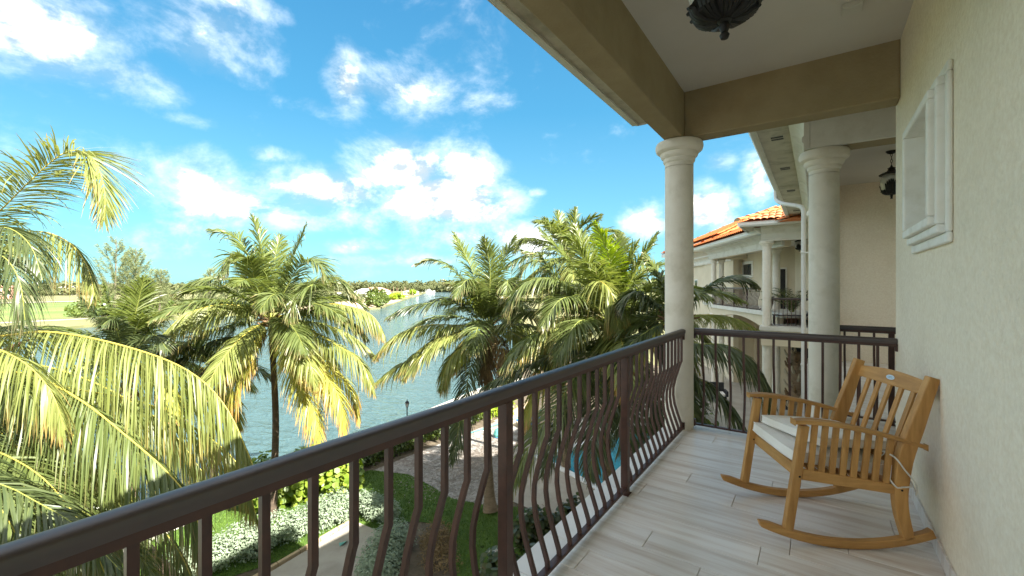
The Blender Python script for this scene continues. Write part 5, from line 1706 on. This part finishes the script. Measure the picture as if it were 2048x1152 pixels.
for k in range(26):
    e_ = Vector(at(random.uniform(2, 40), random.uniform(722, 770), 8.2 + random.uniform(-.1, .1)))
    m.tube([tuple(o0), tuple((o0 + e_) / 2 + Vector((0, 0, .04))), tuple(e_)], [.014, .012, .007], 5)
m.build('blossom', 'blossom', bl, tuple(o0), kind='stuff')
sp = [at(-40, 735, 8.4), at(5, 705, 8.3), at(35, 690, 8.25), at(62, 678, 8.2)]
MB().tube(catmull(sp, 10), [.02, .045, .055, .06, .06, .055, .05, .04, .025, .006], 8).build('sheath', M('spathe', (.55, .34, .24), (.48, .30, .18), 6, rough=.7), bl, tuple(o0), smooth=1)

c3 = at(542, 640, 15)
P3f = [
    ([(484, 488, 15.3), (421, 458, 15.4)], K(Yo)),
    ([(524, 504, 15.2), (505, 432, 15.0)], K(Yo)),
    ([(579, 535, 15.3), (612, 450, 15.6)], K(Yo)),
    ([(600, 530, 14.6), (640, 530, 14.2), (650, 560, 14.1)], K(Yo, mat='leaf_mid')),
    ([(475, 517, 14.4), (443, 546, 13.8)], K(Mi)),
    ([(550, 520, 15.9), (560, 470, 16.3)], K(Yo)),
    ([(510, 560, 14.2), (500, 520, 13.6), (470, 520, 13.2)], K(Yo)),
    ([(650, 556, 15.8), (714, 588, 16.2)], K(Mi)),
    ([(628, 572, 13.9), (592, 590, 13.2), (580, 640, 12.9)], K(Mi)),
    ([(640, 610, 14.8), (696, 612, 14.6), (745, 632, 14.5), (770, 674, 14.4)], K(O_, droop=.95, hang=.2)),
    ([(610, 655, 14.7), (673, 690, 14.3), (720, 722, 14.1), (748, 784, 14.0)], K(O_, droop=.8)),
    ([(620, 690, 15.2), (665, 735, 15.0), (705, 780, 14.9), (719, 842, 14.8)], K(Y_)),
    ([(600, 690, 14.4), (650, 750, 13.9), (680, 800, 13.7), (690, 866, 13.6)], K(Y_)),
    ([(570, 690, 14.3), (608, 770, 13.7), (630, 830, 13.5), (640, 890, 13.4)], K(Y_, mat='leaf_yellow')),
    ([(575, 660, 13.9), (600, 690, 13.3), (622, 730, 13.0), (630, 770, 12.9)], K(O_)),
    ([(505, 690, 14.6), (477, 745, 14.2), (462, 780, 14.1), (448, 830, 14.0)], K(Y_)),
    ([(490, 614, 14.4), (434, 610, 14.0), (370, 630, 13.7), (322, 672, 13.5)], K(O_, droop=.95, hang=.25)),
    ([(480, 570, 15.1), (420, 556, 15.3), (345, 584, 15.5)], K(Mi, droop=.75)),
    ([(490, 668, 15.0), (430, 682, 14.9), (355, 720, 14.8)], K(Dk, droop=.8)),
    ([(500, 680, 15.5), (445, 716, 15.6), (395, 768, 15.7)], K(Dk, droop=.8)),
    ([(560, 600, 13.6), (545, 590, 12.6), (520, 620, 11.9)], K(Mi)),
    ([(585, 700, 15.6), (606, 760, 15.8), (615, 800, 15.9)], K(Y_, droop=.9)),
]
palm('sunlit coconut palm with yellowing lower fronds standing at the canal edge', (-15.9, 7.6, G), tuple(c3), P3f, n_auto=20, L_auto=3.8, trunk_r=.125, trunk_mat='trunk_dark',
     bow=(.15, .1), azs=[R(x) for x in (95, 250, 150, 320, 70, 200, 280, 10, 110, 350, 30, 170, 225, 130, 300, 60, 90, 190, 140, 20)], leaf=.95, seed=11, skirt=3, nuts=4, elevs=(60, -25))

c4 = at(975, 655, 16)
P4f = [
    ([(918, 551, 16.2), (870, 520, 16.3), (832, 527, 16.3)], K(Mi)),
    ([(944, 541, 16.4), (908, 466, 16.8)], K(Yo)),
    ([(980, 541, 15.8), (968, 476, 15.6)], K(Yo)),
    ([(994, 551, 16.3), (1030, 472, 16.6)], K(Yo)),
    ([(905, 600, 15.4), (861, 606, 15.0), (815, 614, 14.8), (775, 634, 14.6)], K(Dk, droop=.5)),
    ([(905, 650, 15.7), (850, 651, 15.5), (790, 672, 15.3), (748, 714, 15.2)], K(O_, droop=.7)),
    ([(905, 672, 16.2), (845, 708, 16.1), (790, 735, 16.0), (743, 772, 15.9)], K(Mi, droop=.75, mat='leaf_old')),
    ([(930, 690, 15.2), (900, 718, 14.9), (880, 775, 14.8)], K(O_, droop=.8)),
    ([(945, 720, 15.0), (925, 820, 14.6), (904, 925, 14.4)], K(Dk, droop=.55, pairs=70)),
    ([(1000, 590, 14.9), (1015, 560, 14.2), (1010, 600, 13.6)], K(Mi)),
    ([(955, 580, 14.9), (935, 560, 14.0), (910, 590, 13.4)], K(Mi)),
    ([(1030, 620, 15.6), (1075, 640, 15.4), (1110, 690, 15.3)], K(Mi)),
    ([(960, 600, 15.4), (930, 580, 15.0), (890, 560, 14.9)], K(Mi)),
    ([(1000, 680, 15.0), (1010, 720, 14.4), (1000, 765, 14.2)], K(O_, mat='leaf_dry', droop=.9, L=.6)),
]
palm('coconut palm with a grey trunk rising from the lawn behind a rail post', (-9.8, 12.52, G), tuple(c4), P4f, n_auto=19, L_auto=3.5, trunk_r=.165,
     bow=(-.25, .2), azs=[R(x) for x in (60, 270, 140, 20, 330, 160, 120, 200, 100, 300, 40, 180, 350, 240, 80, 230, 130, 10, 165)], leaf=.9, seed=13, skirt=6, elevs=(65, -20))

sheet('far_bank_scrub', [(-31.5, 51.5), (-59, 87), (-114, 144), (-181, 213), (-399, 441), (-1100, 1149), (-1100, 5000), (5000, 5000), (5000, 60), (40, 46), (-18.5, 45.5)], GZ + .015, 'scrub')
c5 = at(1218, 648, 13)
P5f = [
    ([(1221, 530, 12.6), (1190, 446, 12.4)], K(Yo, mat='leaf_lime', L=.85)),
    ([(1230, 540, 13.4), (1236, 470, 13.8)], K(Yo)),
    ([(1150, 540, 13.4), (1080, 458, 13.9)], K(Yo)),
    ([(1180, 530, 13.8), (1150, 450, 14.4)], K(Yo)),
    ([(1150, 580, 12.4), (1085, 556, 12.0), (1040, 575, 11.8), (1008, 618, 11.7)], K(Mi, droop=.8)),
    ([(1170, 650, 12.2), (1110, 655, 11.8), (1050, 680, 11.5), (1003, 735, 11.3)], K(Mi, droop=.8)),
    ([(1170, 690, 12.6), (1090, 715, 12.3), (1020, 745, 12.1), (965, 775, 12.0)], K(Dk, droop=.7)),
    ([(1200, 578, 12.0), (1198, 562, 11.4), (1222, 585, 11.0), (1236, 655, 10.8)], K(O_, droop=.9)),
    ([(1265, 555, 12.6), (1314, 468, 12.5)], K(Yo)),
    ([(1250, 550, 12.8), (1275, 485, 12.7)], K(Yo)),
    ([(1190, 560, 12.4), (1150, 490, 12.2), (1118, 470, 12.1)], K(Yo)),
    ([(1140, 600, 12.6), (1085, 520, 12.6), (1045, 500, 12.6)], K(Mi)),
    ([(1290, 610, 12.2), (1330, 590, 12.0)], K(Mi)),
    ([(1180, 640, 11.4), (1150, 650, 10.6), (1110, 720, 10.3)], K(Mi)),
    ([(1270, 590, 13.0), (1325, 552, 13.2)], K(Mi)),
    ([(1265, 640, 12.5), (1300, 655, 12.2), (1330, 710, 12.0)], K(Dk)),
    ([(1185, 700, 11.9), (1120, 800, 11.0), (1060, 890, 10.7), (1022, 985, 10.5)], K(Mi, mat='leaf_mid', pairs=80, L=1.0, droop=.5)),
    ([(1205, 720, 11.8), (1190, 830, 11.0), (1180, 960, 10.6)], K(Dk, pairs=76, droop=.45)),
    ([(1190, 700, 12.4), (1150, 790, 11.9), (1110, 870, 11.7), (1085, 950, 11.6)], K(Dk, pairs=72, droop=.5)),
    ([(1235, 720, 11.6), (1255, 810, 11.0), (1262, 930, 10.6)], K(Dk, pairs=76, droop=.45)),
    ([(1260, 700, 12.2), (1300, 780, 11.8), (1320, 880, 11.6)], K(Dk, pairs=70, droop=.5)),
    ([(1130, 610, 13.6), (1060, 600, 14.0), (1010, 640, 14.2)], K(Mi)),
    ([(1160, 600, 11.9), (1120, 600, 11.0), (1085, 650, 10.5)], K(Mi)),
]
palm('dense coconut palm behind the front rail, fronds hanging over the swimming pool', (-5.1, 12.6, G), tuple(c5), P5f, n_auto=22, L_auto=3.8, trunk_r=.16, trunk_mat='trunk',
     bow=(-.2, .1), azs=[R(x) for x in (60, 90, 280, 150, 330, 180, 20, 230, 120, 75, 200, 50, 100, 160, 250, 300, 140, 190, 215, 110, 170, 235)], leaf=.95, seed=17, skirt=3, elevs=(70, -15))

c6 = at(1138, 515, 19)
palm('taller coconut palm standing farther off, its crown just above the dense palm', (-9.4, 17.6, G), tuple(c6), [
    ([(1148, 460, 18.9), (1152, 418, 18.8)], K(Yo)), ([(1125, 470, 19.2), (1116, 424, 19.4)], K(Yo)), ([(1112, 470, 18.8), (1090, 438, 18.7)], K(Yo)),
    ([(1165, 470, 19), (1198, 436, 19)], K(Yo)), ([(1090, 490, 18.6), (1050, 478, 18.4), (1030, 500, 18.3)], K(Mi)), ([(1180, 490, 18.6), (1230, 470, 18.4), (1252, 495, 18.3)], K(Mi)),
    ([(1100, 520, 18), (1060, 525, 17.6), (1030, 560, 17.4)], K(Mi)), ([(1180, 520, 18), (1215, 520, 17.6), (1240, 560, 17.4)], K(Mi))],
     n_auto=16, L_auto=3.2, trunk_r=.14, leaf=.95, seed=19, skirt=2, dens=.8)

c7 = at(1346, 640, 10.5)
P7f = [
    ([(1390, 596, 10.3), (1435, 563, 10.2), (1478, 555, 10.1), (1512, 572, 10.1)], K(Dk, droop=.45, L=.62)),
    ([(1385, 684, 10.0), (1450, 690, 9.7), (1505, 722, 9.5), (1546, 800, 9.4)], K(Dk, droop=.85, L=.95, hang=.15, pairs=70)),
    ([(1380, 740, 10.2), (1425, 775, 10.0), (1470, 830, 9.9), (1505, 900, 9.8)], K(Dk, droop=.8, pairs=66)),
    ([(1400, 630, 11.6), (1450, 632, 12.6), (1490, 645, 13.2), (1524, 664, 13.4)], K(O_, droop=.8, L=.7)),
    ([(1300, 600, 10.6), (1270, 585, 10.6), (1240, 610, 10.6)], K(Dk, droop=.6)),
    ([(1320, 560, 10.8), (1290, 510, 10.9)], K(Mi, L=.8)),
    ([(1300, 660, 10.4), (1260, 690, 10.3), (1235, 740, 10.2)], K(Dk)),
    ([(1365, 740, 10.0), (1390, 840, 9.8), (1400, 920, 9.8)], K(Dk)),
]
palm('shaded coconut palm hidden behind the near column with dark fronds reaching past it', (-3.0, 11.2, G), tuple(c7), P7f, n_auto=5, L_auto=2.4, trunk_r=.14,
     azs=[R(x) for x in (110, 150, 190, 90, 230)], leaf=.75, seed=23, skirt=2, elevs=(20, -30))

c8 = at(252, 712, 14.6)
P8f = [
    ([(232, 650, 14.4), (208, 565, 14.3)], K(Dk, mat='leaf_young')), ([(268, 640, 14.2), (288, 556, 14.0)], K(Yo)),
    ([(215, 660, 14.0), (160, 590, 13.8)], K(Dk)), ([(200, 690, 14.2), (130, 660, 14.0)], K(Dk)),
    ([(300, 660, 14.8), (345, 610, 15.0)], K(Mi)), ([(310, 700, 14.4), (370, 690, 14.2)], K(Dk)),
    ([(240, 680, 13.2), (225, 640, 12.6), (205, 650, 12.2)], K(Dk)), ([(280, 690, 13.4), (310, 670, 12.8), (335, 700, 12.5)], K(Dk)),
]
palm('low dark green palm half hidden between the leaning palm and the sunlit one', (-19.0, 4.6, G), tuple(c8), P8f, n_auto=9, L_auto=3.2, trunk_r=.13, trunk_mat='trunk_dark',
     leaf=.9, seed=29, skirt=2, elevs=(70, -25))
c9 = at(420, 742, 17)
palm('shaded coconut palm crown low behind the sunlit palm at the water edge', (c9[0] + .1, c9[1] + .1, G), tuple(c9), [
    ([(380, 690, 17), (330, 690, 17)], K(Dk)), ([(450, 690, 17.4), (470, 640, 17.6)], K(Dk)), ([(400, 680, 17.2), (385, 630, 17.4)], K(Dk))],
     n_auto=9, L_auto=2.6, trunk_r=.11, trunk_mat='trunk_dark', leaf=.8, seed=31, skirt=2, dens=.8, elevs=(60, -40))

# ================================================================== FAR SIDE OF THE CANAL


def far_tree(name, label, cat, u, v, d, w, h, n, size, mat, seed, shape='clump', group=None, trunk=True, ground_z=FZ):
    p = at(u, v, d)
    base = (p[0], p[1], ground_z)
    random.seed(seed)
    t = thing(name, label, cat, base, 0, group)
    blobs = []
    for k in range(7):
        a_ = random.uniform(0, 6.28); rr = random.uniform(0, .55) * w
        zz = random.uniform(.35, .8) * h
        blobs.append(((base[0] + math.cos(a_) * rr, base[1] + math.sin(a_) * rr, base[2] + zz), (w * random.uniform(.3, .5), w * random.uniform(.3, .5), h * random.uniform(.16, .28))))
    foliage('crown', blobs, n, size, mat, shape, t, base, .35, .4, .6, None)
    m = MB()
    if trunk:
        m.tube([base, (base[0] + .1 * w, base[1], base[2] + h * .45), (base[0] + .05 * w, base[1] + .05 * w, base[2] + h * .8)], [.05 * w, .035 * w, .01 * w], 7)
        for bc, br in blobs[:5]:
            m.tube([(base[0] + .08 * w, base[1], base[2] + h * .3), bc], [.03 * w, .008 * w], 5)
        m.build('trunk', 'bark', t, base, smooth=1.2)
    return t


for k, (u, v, d, w, h) in enumerate([(742, 606, 186, 4.2, 5.8), (760, 612, 180, 3.2, 4.0), (772, 596, 205, 3.0, 5.0), (752, 590, 240, 5.5, 8.5), (765, 585, 255, 4.5, 7.5)]):
    far_tree('mangrove_tree', ['bushy green mangrove tree at the tip of the far bank', 'low bright mangrove spilling over the far bank into the canal', 'small mangrove bush right of the bushy one on the far bank',
                               'dark rounded tree left of the distant palms behind the mangroves', 'dense round tree right behind the bushy mangrove, before the palms'][k], 'tree', u, v, d, w, h, 1500, .75, 'leaf_mangrove' if k not in (3,) else 'leaf_hedge', 40 + k, group='mangroves on the far bank')
for k, (u, d, w, h) in enumerate([(795, 292, 6.5, 4.5), (788, 275, 5.0, 4.0), (824, 415, 7, 5.5), (840, 500, 14, 9.0)]):
    far_tree('waterside_bush', ['bright lime bush right above the far canal bank', 'lime bush beside the rough stones of the far bank', 'lime bush beyond the distant palms on the canal edge', 'long grey green bush bank where the canal bends'][k], 'bush', u, 590, d, w, h, 1300, .95, 'leaf_lime' if k < 3 else 'leaf_wood', 60 + k, trunk=False)
ORD = ['leftmost', 'second from the left', 'third from the left', 'fourth from the left', 'fifth from the left', 'sixth from the left', 'third from the right', 'second from the right', 'rightmost']
URANK = sorted(range(9), key=lambda q: 780 + q * 5.2 + (q % 3) * 1.5)
for k in range(9):
    u = 780 + k * 5.2 + (k % 3) * 1.5; d = 330 + 14 * (k % 4)
    p = at(u, 590, d); hgt = 9.5 + 3 * ((k * 7) % 4) / 4
    base = (p[0], p[1], FZ)
    t = thing('distant_palm', 'slim distant palm, ' + ORD[URANK.index(k)] + ' in the cluster on the far bank', 'palm tree', base, 0, 'cluster of slim palms on the far bank')
    MB().tube([base, (base[0] + .2, base[1], FZ + hgt * .6), (base[0] + .4, base[1], FZ + hgt)], [.28, .2, .16], 6).build('trunk', 'trunk', t, base)
    cc = np.array([base[0] + .4, base[1], FZ + hgt])
    V = []
    for j in range(26):
        P = np.array(auto_frond(cc, j * 2.4, 70 - 5 * j, 3.4, 70))
        for q in range(len(P) - 1):
            w0, w1 = [.25, .75, .9, .8, .55, .25, .05][q], [.25, .75, .9, .8, .55, .25, .05][q + 1]
            sd = nrm(np.cross(P[q + 1] - P[q], [0, 0, 1.0])); dn = np.array([0, 0, -.55])
            for s_ in (1, -1):
                V += [P[q], P[q + 1], P[q + 1] + sd * s_ * w1 * .6 + dn * w1, P[q] + sd * s_ * w0 * .6 + dn * w0]
    V = np.array(V)
    np_mesh('crown', V, 4, 'leaf_wood', t, {'rnd': RNG.random(len(V)), 'tipf': np.zeros(len(V))}, None, base)

# woods along the horizon
def woods(name, label, pts, n_trees, hmin, hmax, wid, leaf, mat, seed, per=70, depth=25):
    rg = np.random.default_rng(seed)
    P = np.array(pts, float)
    seg = np.r_[0, np.cumsum(np.linalg.norm(np.diff(P, axis=0), axis=1))]
    s = rg.random(n_trees) * seg[-1]
    c = np.stack([np.interp(s, seg, P[:, 0]), np.interp(s, seg, P[:, 1])], 1) + rg.normal(size=(n_trees, 2)) * depth
    h = hmin + (hmax - hmin) * rg.random(n_trees) ** 1.5
    blobs = [((c[i, 0], c[i, 1], FZ + h[i] * .5), (wid * (.6 + .7 * rg.random()), wid * (.6 + .7 * rg.random()), h[i] * .5)) for i in range(n_trees)]
    o = foliage(name, blobs, n_trees * per, leaf, mat, 'clump', None, (0, 0, 0), .5, .3, .6)
    return tag(o, label, 'woods')


def az_pt(u, d): p = at(u, 572, d); return (p[0], p[1])


woods('distant_woods', 'grey green woods closing the horizon beyond the golf field and canal', [az_pt(-400, 520), az_pt(0, 470), az_pt(150, 430), az_pt(300, 460), az_pt(500, 560), az_pt(640, 700)], 420, 7, 14, 9, 2.2, 'leaf_wood', 3, 80)
woods('canal_end_woods', 'hazy olive woods on the skyline where the canal ends', [az_pt(620, 780), az_pt(720, 760), az_pt(800, 800), az_pt(860, 760), az_pt(940, 700), az_pt(1080, 640), az_pt(1330, 560)], 460, 8, 19, 12, 2.8, 'leaf_wood', 4, 80)
woods('bank_scrub', 'olive scrub and bushes along the far bank behind the palms', [az_pt(330, 150), az_pt(420, 170), az_pt(560, 200), az_pt(640, 235), az_pt(700, 270)], 120, 2, 6.5, 4, .9, 'leaf_wood', 5, 110, 6)
woods('near_shore_scrub', 'mixed green scrub below the feathery trees across the water', [az_pt(170, 128), az_pt(240, 132), az_pt(340, 140)], 46, 2.5, 6, 3.0, .7, 'leaf_mangrove', 6, 120, 4)

# feathery casuarinas
def casuarina(label, u, d, h, seed, n_br=46):
    random.seed(seed)
    p = at(u, 572, d); base = np.array((p[0], p[1], FZ))
    t = thing('casuarina_tree', label, 'tree', tuple(base), 0, 'feathery casuarinas across the water')
    m = MB(); m.tube([tuple(base), tuple(base + (0.3, .2, h * .5)), tuple(base + (.1, .5, h))], [.30, .17, .03], 7)
    V = []
    for k in range(n_br):
        f_ = (k + .5) / n_br
        z = h * (.12 + .83 * f_)
        a_ = k * 2.4 + random.uniform(-.4, .4)
        ln = h * (.34 * (1 - f_) ** .6 + .07) * random.uniform(.7, 1.25)
        st_ = base + np.array([.2 * f_, .3 * f_, z])
        pts = [st_]
        e = random.uniform(20, 45)
        for q in range(5):
            e2 = e + q * 9
            pts.append(pts[-1] + ln / 5 * np.array([math.cos(R(e2)) * math.cos(a_), math.cos(R(e2)) * math.sin(a_), math.sin(R(e2))]))
        m.tube([tuple(x) for x in pts], [.05, .04, .03, .022, .015, .006], 4, False)
        P = np.array(pts)
        nn = int(70 * ln / 4) + 20
        q = np.random.default_rng(seed * 100 + k).random((nn, 8))
        tpos = .25 + .75 * q[:, 0]
        ii = np.clip((tpos * 5).astype(int), 0, 4); ff = (tpos * 5 - ii)[:, None]
        s0 = P[ii] * (1 - ff) + P[ii + 1] * ff + (q[:, 1:4] - .5) * .5
        dr = nrm(np.stack([q[:, 4] - .5 + .35 * math.cos(a_), q[:, 5] - .5 + .35 * math.sin(a_), q[:, 6] * .9 - .35], 1))
        sd = nrm(np.cross(dr, q[:, 1:4] - .5))
        L_ = (.45 + .6 * q[:, 7])[:, None]
        V.append(np.stack([s0 - sd * .045, s0 + sd * .045, s0 + dr * L_ + sd * .02, s0 + dr * L_ - sd * .02], 1))
    m.build('trunk', 'bark', t, tuple(base))
    V = np.concatenate(V).reshape(-1, 3)
    np_mesh('crown', V, 4, 'leaf_casuarina', t, {'rnd': np.repeat(RNG.random(len(V) // 4), 4), 'tipf': np.zeros(len(V))}, None, tuple(base))


casuarina('tallest feathery casuarina left of the sunlit palm across the water', 268, 118, 19.0, 3, 54)
casuarina('slender feathery casuarina leaning left beside the tallest one', 228, 112, 21.0, 4, 40)
casuarina('shorter bushy casuarina to the right of the tallest one', 318, 122, 13.5, 6, 44)
casuarina('small distant casuarina peeping out left of the sunlit palm crown', 418, 128, 14.0, 7, 36)

# houses and a boat
def house(label, u, d, w, dp, h, roof, rot, roof_h=2.2, wall='far_white', wins=4):
    p = at(u, 572, d)
    t = thing('distant_house', label, 'house', (p[0], p[1], FZ), R(rot))
    MB().box(-w / 2, w / 2, -dp / 2, dp / 2, 0, h).build('wall', wall, t)
    m = MB(); hip(m, -w / 2 - .6, w / 2 + .6, -dp / 2 - .6, dp / 2 + .6, h + .01, math.degrees(math.atan(roof_h / (dp / 2))))
    m.build('roof', roof, t)
    for k in range(wins):
        x = -w / 2 + w * (k + .5) / wins
        f = MB().box(x - .9, x + .9, -dp / 2 - .06, -dp / 2, h * .3, h * .78).build('window', 'trim', t)
        MB().box(x - .75, x + .75, -dp / 2 - .075, -dp / 2 - .062, h * .34, h * .74).build('pane', 'glass', f)
    return t


house('low white house with a pale grey hip roof on the far bank', 732, 300, 19, 13, 3.4, 'far_grey_roof', 20, 3.4)
house('house with a pinkish tiled roof behind the pale roofed one', 752, 360, 24, 15, 4.0, 'far_pink_roof', 25, 3.6)
house('long low white house left of the pale roofed one, behind the palm', 695, 310, 22, 10, 3.0, 'far_white', 18, 1.2)
house('white house among the trees beyond the golf field', 140, 420, 12, 10, 7.5, 'far_white', 60, 1.5)
house('pink house at the left edge beyond the golf field', 8, 300, 12, 10, 8.0, 'far_pink_roof', 60, 2, 'far_pink_roof', 3)
house('small white waterside house beyond the distant palms', 822, 450, 14, 8, 3.0, 'far_white', 30, 1.2)
p = at(857, 572, 585)
bo = thing('motor_yacht', 'white motor yacht moored where the canal bends', 'boat', (p[0], p[1], WZ), R(22))
hull = MB()
secs_ = [(-9, .2, 2.4), (-8.8, 2.3, 2.2), (-3, 2.6, 2.2), (3, 2.4, 2.5), (7, 1.3, 2.9), (9.5, .05, 3.3)]
vs = []
for x, hw, zz in secs_:
    vs += [(x, -hw, zz), (x, -hw * .7, -.3), (x, hw * .7, -.3), (x, hw, zz)]
fs = [(i * 4 + j, i * 4 + j + 1, i * 4 + j + 5, i * 4 + j + 4) for i in range(5) for j in range(3)] + [(i * 4 + 3, i * 4, i * 4 + 4, i * 4 + 7) for i in range(5)]
hull.add(vs, fs).build('hull', 'hull', bo)
cab = MB().hexa([(-6, -1.9, 2.2), (4, -1.7, 2.3), (4, 1.7, 2.3), (-6, 1.9, 2.2), (-6, -1.7, 4.4), (2, -1.4, 4.4), (2, 1.4, 4.4), (-6, 1.7, 4.4)]).build('cabin', 'hull', bo)
MB().box(-5.5, 1.9, -1.85, 1.85, 3.1, 3.8).build('window_band', 'glass', cab)
MB().box(-6, .5, -1.6, 1.6, 5.9, 6.1).box(-5.8, -5.6, -1.5, -1.4, 4.4, 5.9).box(-5.8, -5.6, 1.4, 1.5, 4.4, 5.9).box(.1, .3, -1.5, -1.4, 4.4, 5.9).box(.1, .3, 1.4, 1.5, 4.4, 5.9).build('flybridge', 'hull', bo)
MB().tube([(-3, 0, 6.1), (-3.4, 0, 8.2)], .08, 6).build('mast', 'hull', bo)
# pale rocks and wall along the far bank
for k, (u, d) in enumerate([(778, 232), (783, 246), (806, 330), (812, 352)]):
    p = at(u, 572, d)
    o = MB().lathe([(0, 1.4), (.9, 1.2), (1.5, .6), (1.7, 0)], 0, 0, 7).build('bank_rock', 'limestone')
    o.location = (p[0], p[1], WZ); o.scale = (1.3, 1, .9)
    tag(o, ['pale rock nearest the mangroves on the far bank', 'pale rock second from the mangroves on the far bank', 'pale rock below the distant palms at the water', 'pale rock beyond the distant palms at the water'][k], 'rock', 'pale rocks along the far bank')
